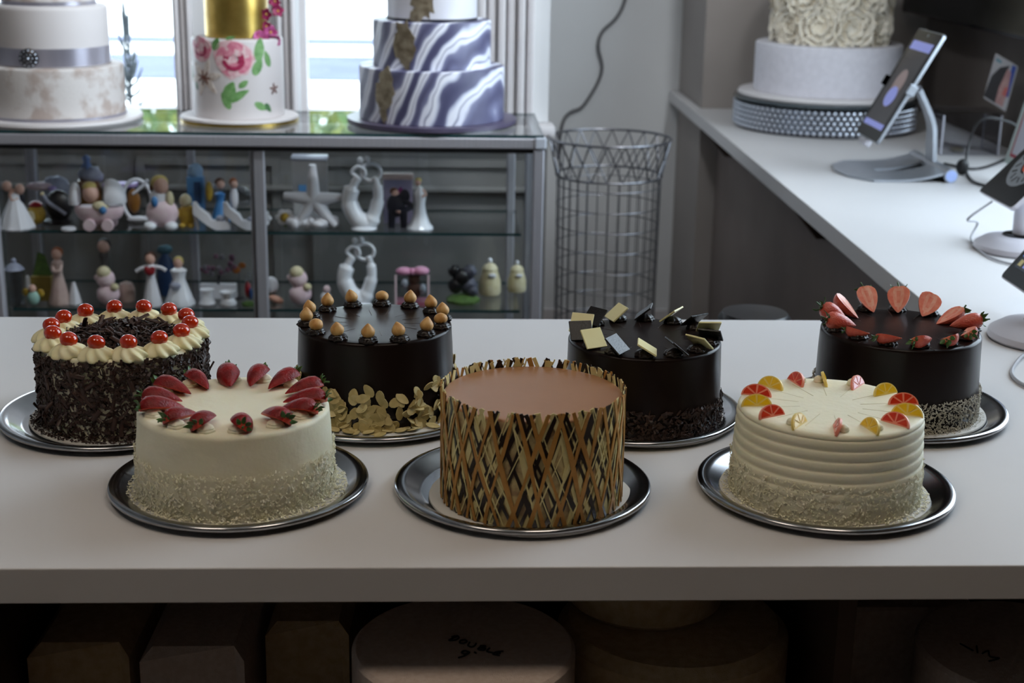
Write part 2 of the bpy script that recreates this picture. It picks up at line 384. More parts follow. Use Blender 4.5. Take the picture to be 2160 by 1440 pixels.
# top rails
part('top_rail', M_ALU, bevbox(XB - XA, .022, .024, .003, 1, ((XA + XB) / 2, YS + .011, zt - .012)))
part('top_rail', M_ALU, bevbox(XB - XA, .02, .02, .003, 1, ((XA + XB) / 2, YS2 - .01, zt - .010)))
for x in (XA + .01, XB - .01): part('top_rail', M_ALU, bevbox(.02, YS2 - YS - .04, .02, .003, 1, (x, (YS + YS2) / 2, zt - .010)))
part('corner_cap', mat('pale plastic', (.72, .74, .78), rough=.4), bevbox(.026, .026, .026, .004, 2, (XB - .009, YS + .009, zt - .011)))
for x, y in ((XA + .012, YS + .012), (XB - .012, YS + .012), (XA + .01, YS2 - .01), (XB - .01, YS2 - .01)):
    part('corner_post', M_ALU, bevbox(.024, .024, zt - .026, .003, 1, (x, y, (zt - .026) / 2)))
xm = at_y(545, 400, YS).x
part('door_stile', M_ALU, bevbox(.026, .012, zt - .12, .003, 1, (xm, YS + .022, (zt - .12) / 2 + .09)))
part('door_stile', M_ALU, bevbox(.012, .012, zt - .12, .003, 1, (xm - .016, YS + .036, (zt - .12) / 2 + .09)))
xq = at_y(1078, 400, YS2 - .05).x
part('shelf_upright', M_ALU, bevbox(.02, .012, zt - .05, .003, 1, (xq, YS2 - .035, (zt - .05) / 2)))
part('shelf_upright', M_ALU, bevbox(.02, .012, zt - .05, .003, 1, (-.60, YS2 - .018, (zt - .05) / 2)))
part('track', mat('black rubber', (.05, .05, .06), rough=.6), box2(XA + .024, XB - .024, YS + .012, YS + .04, zt - .034, zt - .024))
part('plinth', M_ALU, box2(XA + .025, XB - .025, YS + .02, YS2 - .02, 0.001, .10))
def pane(nm, x0, x1, y0, y1, z0, z1_, thin):
    b = MB(); v, f = box2(x0, x1, y0, y1, z0, z1_); ax = 'xyz'.index(thin)
    mi = []
    for q in f:
        n = (Vector(v[q[1]]) - Vector(v[q[0]])).cross(Vector(v[q[2]]) - Vector(v[q[1]]))
        mi.append(0 if abs(n[ax]) > 1e-9 and abs(n[ax]) == max(abs(c) for c in n) else 1)
    b.add((v, f), mi); return b.build(nm, [M_GLASS, M_TEAL], dc, smooth=0)
pane('glass_top', XA + .002, XB - .002, YS + .002, YS2 - .002, zt + .0005, zt + .0065, 'z')
for z in (z1, z2): pane('glass_shelf', XA + .026, XB - .045, YS + .055, YS2 - .04, z - .006, z, 'z')
pane('glass_shelf', XA + .026, XB - .045, YS + .055, YS2 - .04, .40, .406, 'z')
pane('back_glass', XA + .022, XB - .022, YS2 - .012, YS2 - .007, .10, zt - .022, 'y')
pane('end_glass', XB - .012, XB - .007, YS + .026, YS2 - .022, .10, zt - .022, 'x')
pane('end_glass', XA + .007, XA + .012, YS + .026, YS2 - .022, .10, zt - .022, 'x')
pane('sliding_door', XA + .026, xm + .01, YS + .030, YS + .034, .10, zt - .036, 'y')
pane('sliding_door', xm - .012, XB - .026, YS + .0155, YS + .0195, .10, zt - .036, 'y')
# ------------------------------------------------------------------ trays and boards
M_STEEL = mat('polished steel', (.62, .62, .63), (.66, .66, .67), rough=.16, metal=1.0, scale=40)
M_CARD = mat('white card', (.84, .83, .81), rough=.6)
def tray_mesh(R):
    p = [(0.001, .0012), (R - .030, .0012), (R - .026, .002), (R - .014, .0095), (R - .008, .0115), (R - .003, .0118), (R - .0006, .0105), (R, .0085), (R - .0006, .0068), (R - .003, .0062),
         (R - .009, .0085), (R - .014, .0072), (R - .024, .0006), (R - .03, 0.0), (0.001, 0.0)]
    b = MB(); b.add(lathe(p, 96, closed=True)); return b.mesh('serving_tray', M_STEEL, 60)
TM = tray_mesh(.137)
BOARD_T = .003
def tray_and_board(tx, ty, cx, cy, rb, lt, lb):
    o = link('serving_tray', TM, loc=(tx, ty, ZT + .0002)); tag(o, lt, 'tray', 'round steel trays')
    b = MB(); b.add(lathe([(.001, 0), (rb, 0), (rb + .0006, BOARD_T / 2), (rb, BOARD_T), (.001, BOARD_T)], 80))
    o = b.build('cake_board', M_CARD, loc=(cx, cy, ZT + .0016), smooth=30); tag(o, lb, 'cake board', 'round white cake boards')
    return ZT + .0016 + BOARD_T
ZC = ZT + .0016 + BOARD_T           # cakes stand here
def wob_body(prof, n=96, amp=.0006, fr=60, seed=0):
    """lathe with hand-spread unevenness"""
    v, f = lathe(prof, n); out = []
    for (x, y, z) in v:
        r = sqrt(x * x + y * y)
        if r < .002: out.append((x, y, z)); continue
        q = noise.noise(Vector((x * fr, y * fr, z * fr + seed))) * amp
        out.append((x + x / r * q, y + y / r * q, z + q * .5))
    return out, f
def rim(r0, r1, h, e, n=6, inner=10, start=.0):
    """profile: radius r0 at the bottom to r1 at the top, edge rounded by e, then in to the axis"""
    p = [(r0, start)]
    for i in range(1, 14): p.append((r0 + (r1 - r0) * i / 14, start + (h - e - start) * i / 14))
    for i in range(n + 1):
        a = pi / 2 * i / n; p.append((r1 - e + e * cos(a), h - e + e * sin(a)))
    for i in range(1, inner): p.append(((r1 - e) * (1 - i / inner), h))
    p.append((.0006, h)); return p

# --- toppings ------------------------------------------------------
M_BERRY = mat('strawberry skin', (.60, .05, .05), (.46, .02, .04), rough=.38, scale=60, bump=.6, bscale=420, spec=.35)
M_FLESH = mat('strawberry flesh', (.78, .20, .14), (.88, .36, .27), rough=.4, scale=90, sss=.2)
M_CORE = mat('strawberry core', (.88, .48, .38), (.93, .66, .55), rough=.4, scale=120, sss=.2)
M_LEAF = mat('strawberry leaf', (.18, .33, .12), (.30, .45, .20), rough=.45, scale=90)
def berry_mesh(seed, L=.040, R=.0135, skin=None, fl=1.0):
    random.seed(seed); b = MB(); prof = [(0, .42), (.06, .72), (.16, .95), (.30, 1.0), (.46, .93), (.62, .76), (.78, .52), (.90, .29), (1.0, .06)]
    n = 12; v = []; f = []; mi = []
    for t, r in prof:
        for i in range(n + 1):
            a = pi * i / n; v.append((t * L, R * r * cos(a) * fl, R * r * sin(a) * 1.12))
    for j in range(len(prof) - 1):
        for i in range(n):
            a = j * (n + 1) + i; f.append((a, a + n + 1, a + n + 2, a + 1)); mi.append(0)
    o = len(v); hol = (0, .15, .35, .45, .40, .25, .1, 0, 0)
    for k, (t, r) in enumerate(prof):
        for y, d in ((1, 0), (.5, .0004), (.18, -.0025 * hol[k]), (-.18, -.0025 * hol[k]), (-.5, .0004), (-1, 0)): v.append((t * L, R * r * y * fl, -d if d > 0 else -d))
    for j in range(len(prof) - 1):
        for i in range(5):
            a = o + j * 6 + i; f.append((a, a + 1, a + 7, a + 6)); mi.append(2 if i in (1, 3) and 0 < j < 6 or i == 2 and j in (0, 1, 5, 6) else 1)
    f.append(tuple(range(0, n + 1)) ); mi.append(1)
    b.add((v, f), mi); return b.mesh('strawberry', [skin or M_BERRY, M_FLESH, M_CORE], 50)
def calyx_mesh(seed, s=.011, n=5, stem=False):
    random.seed(seed); b = MB()
    for i in range(n):
        a = pi * (i + .5) / n + U(-.2, .2); l = s * U(.75, 1.25); wd = s * .30
        d = Vector((-.45 + U(-.4, .4), cos(a) * .9, sin(a) * .9)).normalized(); up = Vector((1, 0, 0)) + Vector((0, U(-.3, .3), U(-.3, .3)))
        m = frame((0.0005, cos(a) * .004, sin(a) * .004 + .001), d, up)
        v = []
        for t, q, h in ((0, .35, 0), (.3, 1, .10), (.65, .8, .12), (1, .08, -.05)):
            v += [(t * l, -q * wd, h * l + .12 * wd), (t * l, 0, h * l - .1 * wd), (t * l, q * wd, h * l + .12 * wd)]
        v += [(x, y, z - .0005) for x, y, z in v]
        f = []
        for j in range(3):
            for i2 in range(2):
                q = j * 3 + i2; f.append((q, q + 3, q + 4, q + 1)); f.append((q + 12, q + 13, q + 16, q + 15))
            f += [(j * 3, j * 3 + 12, j * 3 + 15, j * 3 + 3), (j * 3 + 2, j * 3 + 5, j * 3 + 17, j * 3 + 14)]
        b.add((v, f), 0, m)
    if stem: b.add(tube([(0, 0, .003), (-.004, .001, .004), (-.008, .002, .003)], .0011, 6))
    return b.mesh('calyx', M_LEAF, 40)
BER = [berry_mesh(i, U(.041, .046), U(.0118, .0132)) for i in range(4)]
CAL = [calyx_mesh(20 + i, U(.0072, .0088), random.choice((4, 5)), i % 2 == 0) for i in range(4)]
random.seed(5)
def dollop_mesh(nm, R, h, m, k=7, amp=.10):
    b = MB(); b.add(lathe([(R * .80, 0), (R, h * .16), (R * 1.0, h * .32), (R * .86, h * .45), (R * .90, h * .55), (R * .74, h * .72), (R * .46, h * .88), (R * .12, h)], 28, (k, amp, .35))); return b.mesh(nm, m, 60)

# ================= cake 1: strawberry and white chocolate =============
M_CREAM = mat('whipped cream', (.94, .92, .81), (.95, .93, .83), rough=.55, scale=25, bump=.25, bscale=140, sss=.15)
M_WCHOC = mat('white chocolate shavings', (.99, .97, .89), (.97, .95, .82), rough=.5, scale=60)
def side_flakes(n, R, zmax, size, low=1.6, rin=0.0, jit=.45):
    def place():
        a = U(0, 2 * pi); z = zmax * (random.random() ** low); nrm = Vector((cos(a), sin(a), 0))
        p = nrm * (R + rin + U(-.0005, .0016)) + Vector((0, 0, max(.001, z)))
        d = (Vector((-sin(a), cos(a), 0)) * U(-1, 1) + Vector((0, 0, U(-1, 1)))).normalized()
        return p, d, (nrm + rdir() * jit)
    return shards(n, place, size)
def board_flakes(n, r0, r1, size, mb):
    def place():
        a = U(0, 2 * pi); r = r0 + (r1 - r0) * random.random() ** 1.5
        return Vector((r * cos(a), r * sin(a), U(.0004, .0016) + .005 * max(0, 1 - (r - r0) / .006))), Vector((U(-1, 1), U(-1, 1), U(-.25, .25))), Vector((U(-.4, .4), U(-.4, .4), 1))
    return shards(n, place, size, mb)
def cake_root(x, y, lab): return empty('cake', (x, y, ZC), lab, 'cake')
def cut_lines(root, R, z, m, n=12, ph=0.0, r0=.25, r1=.9, wd=.0006):
    me = MB().add(box(R * (r1 - r0), wd, .0004, (R * (r0 + r1) / 2, 0, 0))).mesh('cut_line', m, 0)
    for i in range(n): link('cut_line', me, root, (0, 0, z), (0, 0, ph + 2 * pi * i / n))

tray_and_board(-.217, 1.497, -.2195, 1.4917, .117, 'steel tray under the cream cake with dark red strawberries', 'white board below the cream cake with dark red strawberries')
c1 = cake_root(-.2195, 1.4917, 'cream cake topped with a ring of dark red strawberry halves')
H1 = .0905
MB().add(wob_body(rim(.1035, .0992, H1, .006), 120, .0009, 45, 3)).build('body', M_CREAM, c1, smooth=60)
random.seed(21)
fl = side_flakes(4200, .1030, .050, lambda: (U(.0015, .0065), U(.0006, .0018), .0003), 1.9, jit=.2)
board_flakes(1500, .101, .1165, lambda: (U(.0015, .005), U(.0006, .0018), .0004), fl)
tag(fl.build('chocolate_shavings', M_WCHOC, c1, smooth=0), 'grated white chocolate', kind='stuff')
DC1 = dollop_mesh('cream_dollop', .0092, .0095, M_CREAM, 5, .06)
# (angle deg, roll of the cut face, radial position of the leaf end)
for i in range(14):
    a = radians(-78 + 360 / 14 * i + U(-3, 3)); ro = radians([34, 36, 30, 28, 24, 26, 34, 20, -38, -30, -24, -26, -30, -34][i])
    d = Vector((-cos(a), -sin(a), 0)); tn = Vector((-sin(a), cos(a), 0))
    p = Vector((cos(a), sin(a), 0)) * (.0965 + U(-.003, .003)) + Vector((0, 0, H1 + .0062))
    k = i % 4
    m = frame(p, d + Vector((0, 0, -.06)), (0, 0, 1)) @ RX(ro)
    s = link('strawberry', BER[k], c1, T=m)
    link('calyx', CAL[(i * 3) % 4], s)
    link('cream_dollop', DC1, c1, loc=tuple(Vector((cos(a), sin(a), 0)) * .084 + tn * (.004 if ro > 0 else -.004) * -1 + Vector((0, 0, H1 - .0015))))

# ================= cake 2: lattice collar ============================
tray_and_board(.0843, 1.4887, .0924, 1.4668, .1075, 'steel tray under the tall cake wrapped in a caramel lattice', 'white board below the tall lattice-wrapped cake')
c2 = cake_root(.0924, 1.4668, 'tall cake wrapped in a white, caramel and dark chocolate lattice collar')
H2 = .1125; RK = .0935
M_MILK = mat('milk chocolate glaze', (.61, .42, .27), (.63, .44, .29), rough=.33, scale=20, bump=.04, bscale=60)
M_SPONGE = mat('mousse side', (.66, .55, .40), (.84, .76, .54), rough=.6, scale=70, ramp=(.42, .58))
b = MB(); pr = rim(RK, RK, H2, .003); v, f = lathe(pr, 120); n_side = 14 * 120
b.add((v, f), [0 if i < 15 * 120 else 1 for i in range(len(f))]); b.build('body', [M_SPONGE, M_MILK], c2, smooth=50)
L_DARK = mat('dark chocolate strand', (.10, .055, .04), (.15, .09, .06), rough=.35, scale=90)
L_WHITE = mat('white chocolate strand', (.92, .87, .64), (.88, .82, .57), rough=.45, scale=90)
L_CARA = mat('caramel chocolate strand', (.70, .50, .23), (.76, .56, .29), rough=.45, scale=80)
random.seed(77)
def strand(R, th0, slope, wd, th, z0, z1, m, nseg=12):
    v = []; f = []; ln = sqrt(((slope * R)) ** 2 + (z1 - z0) ** 2); cs, sn = (z1 - z0) / ln, slope * R / ln
    ph = U(0, 9)
    for i in range(nseg + 1):
        t = i / nseg; a = th0 + slope * t + .012 * sin(ph + 5 * t); z = z0 + (z1 - z0) * t; q = wd / 2 * (1 + .25 * sin(ph * 2 + 9 * t))
        for s, r in ((-1, R), (1, R), (1, R + th), (-1, R + th)):
            aa = a + s * q * cs / R; zz = z - s * q * sn; v.append((r * cos(aa), r * sin(aa), zz))
    for i in range(nseg):
        for j in range(4): f.append((i * 4 + j, i * 4 + (j + 1) % 4, i * 4 + 4 + (j + 1) % 4, i * 4 + 4 + j))
    f += [(3, 2, 1, 0), tuple(nseg * 4 + j for j in range(4))]
    MB().add((v, f)).build('lattice_strand', m, c2, smooth=50)
HT = H2 + .0085
def layer(n, R, sl, wd, th, z0, dz, m, jit):
    for i in range(n): strand(R, 2 * pi * (i + U(-jit, jit)) / n, (1 if i % 2 else -1) * U(*sl), U(*wd), th, z0, HT + U(-dz, dz * .4), m)
layer(56, RK + .0003, (.20, .55), (.0034, .0062), .0008, .001, .0025, L_WHITE, .45)
layer(70, RK + .0007, (.34, .68), (.0026, .0046), .0008, .001, .0020, L_DARK, .4)
layer(64, RK + .0013, (.30, .62), (.0010, .0017), .0006, .002, .0020, L_WHITE, .4)
layer(50, RK + .0017, (.28, .46), (.0030, .0046), .0010, .001, .0022, L_CARA, .3)

# ================= cake 3: citrus ====================================
tray_and_board(.4106, 1.4878, .4074, 1.4784, .111, 'steel tray under the ridged cream cake with jelly citrus slices', 'white board below the ridged cream cake with citrus slices')
c3 = cake_root(.4074, 1.4784, 'cream cake with combed ridges topped with yellow and red jelly citrus slices')
H3 = .0952
p = [(.1005, 0), (.1003, .012), (.0998, .022)]
for i in range(6):
    z = .022 + i * .0112; r = .0995 - i * .0006
    for t, d in ((.1, -.0002), (.25, .0006), (.5, .0010), (.75, .0008), (.92, .0002), (1.0, -.0009)): p.append((r + d, z + t * .0112))
e = .004; r1 = .0952
p += [(r1 + .0012, H3 - .0045), (r1 + .001, H3 - .003), (r1, H3 - .0012), (r1 - .002, H3)] + [(r1 * (1 - i / 8), H3) for i in range(1, 8)] + [(.0006, H3)]
p = [q for q in p if q[1] <= H3]
MB().add(wob_body(p, 120, .0005, 40, 9)).build('body', M_CREAM, c3, smooth=60)
random.seed(33)
fl = side_flakes(3600, .0998, .042, lambda: (U(.0015, .006), U(.0006, .0017), .0003), 1.6, jit=.2)
board_flakes(900, .099, .1095, lambda: (U(.0012, .004), U(.0006, .0016), .0004), fl)
tag(fl.build('chocolate_shavings', M_WCHOC, c3, smooth=0), 'grated white chocolate', kind='stuff')
cut_lines(c3, .095, H3, mat('cut groove', (.87, .84, .70), rough=.7), 14, .1, .35, .8, .0006)
J = {'yellow': mat('yellow jelly', (.96, .80, .16), (.93, .74, .10), rough=.25, scale=70, coat=.3), 'red': mat('red jelly', (.86, .25, .13), (.80, .18, .10), rough=.25, scale=70, coat=.3)}
JR = {'yellow': mat('yellow jelly rind', (.95, .84, .45), rough=.4), 'red': mat('red jelly rind', (.95, .58, .48), rough=.4)}
def slice_mesh(R=.0165, t=.0026):
    o = [(R * cos(pi * i / 18), R * .82 * sin(pi * i / 18)) for i in range(19)]
    return prism(o, t, -t / 2)
def seg_mesh(k, n=4, R=.0145, t=.0034):
    a0, a1 = pi * k / n + .08, pi * (k + 1) / n - .08; am = (a0 + a1) / 2; o = [(.0022 * cos(am), .0015 + .002 * sin(am))]
    o += [(R * cos(a0 + (a1 - a0) * i / 5), .0006 + R * .80 * sin(a0 + (a1 - a0) * i / 5)) for i in range(6)]
    return prism(o, t, -t / 2)
SL = {c: MB().add(slice_mesh()).mesh('citrus_slice', JR[c], 30) for c in J}
SG = {c: [MB().add(seg_mesh(k)).mesh('segment', J[c], 30) for k in range(4)] for c in J}
DC3 = dollop_mesh('cream_dollop', .0055, .008, M_CREAM, 5, .04)
for i in range(14):
    a = radians(-75 + 360 / 14 * i); c = 'yellow' if i % 2 == 0 else 'red'
    rad = Vector((cos(a), sin(a), 0)); tn = Vector((-sin(a), cos(a), 0)); lean = U(.25, .5)
    side = 1 if cos(a) > -.2 else -1
    # slice stands on its flat edge: local X radial, local Y up
    up = (Vector((0, 0, 1)) + tn * .42 * side).normalized(); z = rad.cross(up)
    m = Matrix((rad, up, z)).transposed().to_4x4(); m.translation = rad * .079 + Vector((0, 0, H3 - .0008))
    s = link('citrus_slice', SL[c], c3, T=m)
    for k in range(4): link('segment', SG[c][k], s)
    link('cream_dollop', DC3, c3, loc=tuple(rad * .081 + tn * .0085 * side + Vector((0, 0, H3 - .0006))))

# ================= cake 4: black forest ==============================
M_SHAV = mat('dark chocolate shavings', (.17, .10, .075), (.24, .15, .11), rough=.5, scale=120)
M_CURL = mat('dark chocolate curl', (.20, .12, .09), (.27, .17, .13), rough=.42, scale=160, stretch=(1, 6, 1))
tray_and_board(-.394, 1.722, -.383, 1.7249, .112, 'steel tray under the cherry topped chocolate shavings cake', 'white board below the cherry topped chocolate shavings cake')
c4 = cake_root(-.383, 1.7249, 'chocolate shavings cake ringed with cream rosettes and glossy red cherries')
H4 = .095
MB().add(wob_body(rim(.0985, .0965, H4, .005), 96, .001, 50, 5)).build('body', M_CREAM, c4, smooth=60)
random.seed(44)
fl = side_flakes(5200, .0985, .093, lambda: (U(.003, .011), U(.001, .0034), .0005), .95)
board_flakes(1800, .098, .111, lambda: (U(.001, .004), U(.0006, .002), .0006), fl)
def top_place():
    a = U(0, 2 * pi); r = .068 * sqrt(random.random())
    return Vector((r * cos(a), r * sin(a), H4 + U(0, .012) * (1 - (r / .075) ** 2) + .001)), Vector((U(-1, 1), U(-1, 1), U(-.5, .5))), Vector((U(-.6, .6), U(-.6, .6), 1))
shards(1300, top_place, lambda: (U(.006, .018), U(.001, .004), .0006), fl)
tag(fl.build('chocolate_shavings', M_SHAV, c4, smooth=0), 'dark chocolate shavings', kind='stuff')
def curl_mesh(l, wd):
    v = []; f = []; n = 6
    for i in range(n + 1):
        a = 2.2 * i / n - 1.1
        for s in (-1, 1): v.append((s * l / 2, wd * .5 * sin(a), wd * .5 * (cos(a) - .5)))
    v += [(x, y * .82, z - .0008) for x, y, z in v]; k = 2 * (n + 1)
    for i in range(n):
        q = i * 2; f += [(q, q + 1, q + 3, q + 2), (k + q, k + q + 2, k + q + 3, k + q + 1)]
    for i in range(n): q = i * 2; f += [(q, q + 2, k + q + 2, k + q), (q + 1, k + q + 1, k + q + 3, q + 3)]
    f += [(0, k, k + 1, 1), (2 * n, 2 * n + 1, k + 2 * n + 1, k + 2 * n)]
    return MB().add((v, f)).mesh('chocolate_curl', M_CURL, 50)
CUR = [curl_mesh(U(.014, .026), U(.005, .008)) for _ in range(6)]
for i in range(64):
    a = radians(-90) + U(-1.9, 1.9); z = U(.008, .086); nr = Vector((cos(a), sin(a), U(-.2, .2)))
    link('chocolate_curl', random.choice(CUR), c4, T=frame(Vector((cos(a), sin(a), 0)) * U(.0988, .1005) + Vector((0, 0, z)), Vector((-sin(a) * U(-1, 1), cos(a) * U(-1, 1), U(-1.2, 1.2))), nr))
for i in range(16):
    a = U(0, 6.28); r = U(.01, .055)
    link('chocolate_curl', random.choice(CUR), c4, T=frame(Vector((r * cos(a), r * sin(a), H4 + .012)), (U(-1, 1), U(-1, 1), U(-.3, .5)), (U(-.4, .4), U(-.4, .4), 1)))
M_ROSE = mat('piped cream', (.93, .90, .72), (.94, .91, .75), rough=.5, scale=20, sss=.15)
M_CHERRY = mat('glace cherry', (.72, .14, .01), (.79, .22, .02), rough=.10, scale=60, coat=.6, sss=.15)
pr = [(.0168, 0), (.0200, .0012), (.0207, .003), (.0200, .005), (.0190, .0068), (.0178, .0086), (.0160, .0102), (.0140, .0118), (.0116, .0132), (.0090, .0144), (.0060, .0152), (.0015, .0158)]
ROS = [MB().add(lathe(pr, 72, (8, .13, .52 * s))).mesh('cream_rosette', M_ROSE, 80) for s in (1, 1.2)]
CHE = MB().add(ell(.0102, .0102, .0090, 20, 12)).mesh('cherry', M_CHERRY, 80)
for i in range(14):
    a = 2 * pi * i / 14 + .08; q = .0815 + U(-.001, .001)
    link('cream_rosette', ROS[i % 2], c4, (q * cos(a), q * sin(a), H4 - .002), (radians(U(-3, 3)), radians(U(-3, 3)), U(0, 6)))
    link('cherry', CHE, c4, ((q - .001) * cos(a), (q - .001) * sin(a), H4 + .0172), (U(-.3, .3), U(-.3, .3), U(0, 6)))

# ================= dark glazed cakes ================================
M_GLAZE = mat('dark chocolate glaze', (.095, .058, .05), (.11, .07, .056), rough=.30, scale=9, bump=.04, bscale=22, spec=.18)
M_GANA = mat('piped ganache', (.09, .055, .045), (.12, .075, .06), rough=.35, scale=60)
def dark_body(root, r0, r1, h, seed): MB().add(wob_body(rim(r0, r1, h, .0045, 8), 120, .0007, 22, seed)).build('body', M_GLAZE, root, smooth=60)
GAN = dollop_mesh('ganache_dollop', .0108, .010, M_GANA, 8, .13)
M_CUT = mat('glaze cut', (.30, .24, .22), rough=.5)
# --- hazelnut cake
tray_and_board(-.083, 1.752, -.0838, 1.757, .113, 'steel tray under the hazelnut topped dark chocolate cake', 'white board below the hazelnut topped dark chocolate cake')
c5 = cake_root(-.0838, 1.757, 'dark glazed chocolate cake topped with whole hazelnuts and flaked almonds round the foot')
H5 = .106; dark_body(c5, .0968, .093, H5, 1)
M_NUT = mat('roasted hazelnut', (.74, .52, .26), (.84, .67, .42), rough=.5, scale=140, stretch=(1, 1, .25), bump=.2, bscale=200)
NUT = [MB().add(lathe([(.002, 0), (.0058, .0012), (.0076, .004), (.0081, .0066), (.0075, .0092), (.0056, .0122), (.0030, .0152), (.0006, .0172)], 20, (9, .03, .05))).mesh('hazelnut', M_NUT, 70)]
NUT.append(MB().add(lathe([(.002, 0), (.0060, .0010), (.0080, .0036), (.0083, .0064), (.0076, .0090), (.0054, .0112), (.0025, .0126), (.0006, .0130)], 20, (9, .03, .05))).mesh('hazelnut', M_NUT, 70))
for i in range(14):
    a = 2 * pi * i / 14 + .17; q = .0835
    link('ganache_dollop', GAN, c5, (q * cos(a), q * sin(a), H5 - .001), (0, 0, U(0, 6)))
    link('hazelnut', NUT[1 if i % 5 == 3 else 0], c5, (q * cos(a), q * sin(a), H5 + .0056), (U(-.25, .25), U(-.25, .25), U(0, 6)))
cut_lines(c5, .093, H5, M_CUT, 14, .4, .38, .62, .0005)
M_ALM = mat('flaked almond', (.80, .72, .50), (.86, .79, .58), rough=.5, scale=90)
random.seed(55)
ALM = []
for i in range(5):
    o = oval(U(.0072, .0095), U(.0046, .0058), n=12, point=.25); ALM.append(MB().add(prism(o, .0009)).mesh('almond_flake', M_ALM if i % 2 else mat('toasted almond flake', (.72, .64, .42), (.80, .72, .50), rough=.5, scale=90), 30))
for i in range(235):
    a = radians(-90) + U(-2.0, 2.0); zz = .050 * random.random() ** 1.25 * (0.55 + .45 * noise.noise(Vector((a * 2, 0, 0))) + .35)
    nr = Vector((cos(a), sin(a), U(-.1, .35))); R5 = .0975 + U(0, .004) * (1 - zz / .05)
    link('almond_flake', random.choice(ALM), c5, T=frame(Vector((cos(a), sin(a), 0)) * R5 + Vector((0, 0, zz + .003)), Vector((-sin(a) * U(-1, 1), cos(a) * U(-1, 1), U(-.8, .8))), nr + rdir() * .35))
for i in range(60):
    a = radians(-90) + U(-2.0, 2.0); r = U(.099, .1105)
    link('almond_flake', random.choice(ALM), c5, T=frame(Vector((r * cos(a), r * sin(a), U(.0006, .003))), (U(-1, 1), U(-1, 1), U(-.15, .15)), (U(-.25, .25), U(-.25, .25), 1)))
# --- tile cake
tray_and_board(.229, 1.739, .2420, 1.7243, .111, 'steel tray under the dark cake with square chocolate tiles', 'white board below the dark cake with square chocolate tiles')
c6 = cake_root(.2420, 1.7243, 'dark glazed cake topped with alternating white and black square chocolate tiles')
H6 = .098; dark_body(c6, .0950, .0922, H6, 7)
M_TW = mat('white chocolate tile', (.95, .92, .70), (.94, .90, .67), rough=.35, scale=40)
M_TB = mat('black chocolate tile', (.075, .06, .06), (.10, .085, .085), rough=.35, scale=400, bump=.3, bscale=500)
TW = MB().add(bevbox(.0275, .0255, .0022, .0004, 1)).mesh('chocolate_tile', M_TW, 30); TB = MB().add(bevbox(.0275, .0255, .0022, .0004, 1)).mesh('chocolate_tile', M_TB, 30)
for i in range(14):
    a = radians(-98) + 2 * pi * i / 14; rad = Vector((cos(a), sin(a), 0)); tn = Vector((-sin(a), cos(a), 0))
    p = rad * .079 + Vector((0, 0, H6 - .001))
    link('ganache_dollop', GAN, c6, tuple(p), (0, 0, U(0, 6)))
    # leaning tile: face tilted back along the ring, low edge on the glaze
    nrm = (tn * .35 + Vector((0, -.50, .72)) + rad * .10) if cos(a) < .25 and sin(a) < .75 else (tn * .62 + Vector((0, 0, .74)) + rad * .1)
    nrm = nrm.normalized()
    link('chocolate_tile', TW if i % 2 == 0 else TB, c6, T=frame(p + tn * .003 + Vector((0, -.002, .0125)), rad + tn * U(-.12, .12), nrm))
cut_lines(c6, .092, H6, M_CUT, 14, .2, .5, .82, .0005)
random.seed(66)
fl = side_flakes(1900, .0952, .034, lambda: (U(.003, .009), U(.001, .003), .0005), 1.3)
board_flakes(260, .096, .109, lambda: (U(.001, .004), U(.0006, .002), .0006), fl)
tag(fl.build('chocolate_shavings', M_SHAV, c6, smooth=0), 'dark chocolate shavings', kind='stuff')
# --- chocolate strawberry cake
tray_and_board(.5637, 1.749, .5625, 1.7512, .1115, 'steel tray under the dark cake with strawberries and coconut', 'white board below the dark cake with strawberries and coconut')
c7 = cake_root(.5625, 1.7512, 'dark glazed cake topped with pale red strawberry wedges, coconut round the foot')
H7 = .103; dark_body(c7, .1005, .0968, H7, 13)
M_BERRY2 = mat('pale strawberry skin', (.78, .25, .18), (.86, .42, .34), rough=.3, scale=50, bump=.5, bscale=420, coat=.2)
random.seed(8)
M_FL2 = mat('pale strawberry flesh', (.90, .46, .36), (.94, .60, .50), rough=.35, scale=90, sss=.2); M_CO2 = mat('pale strawberry core', (.93, .60, .50), (.95, .70, .60), rough=.35, scale=120, sss=.2)
BER2 = [berry_mesh(40 + i, U(.036, .044), U(.0125, .0145), M_BERRY2) for i in range(4)]
for me in BER2: me.materials[1] = M_FL2; me.materials[2] = M_CO2
CAL2 = [calyx_mesh(60 + i, U(.010, .014), 4, True) for i in range(4)]
random.seed(9)
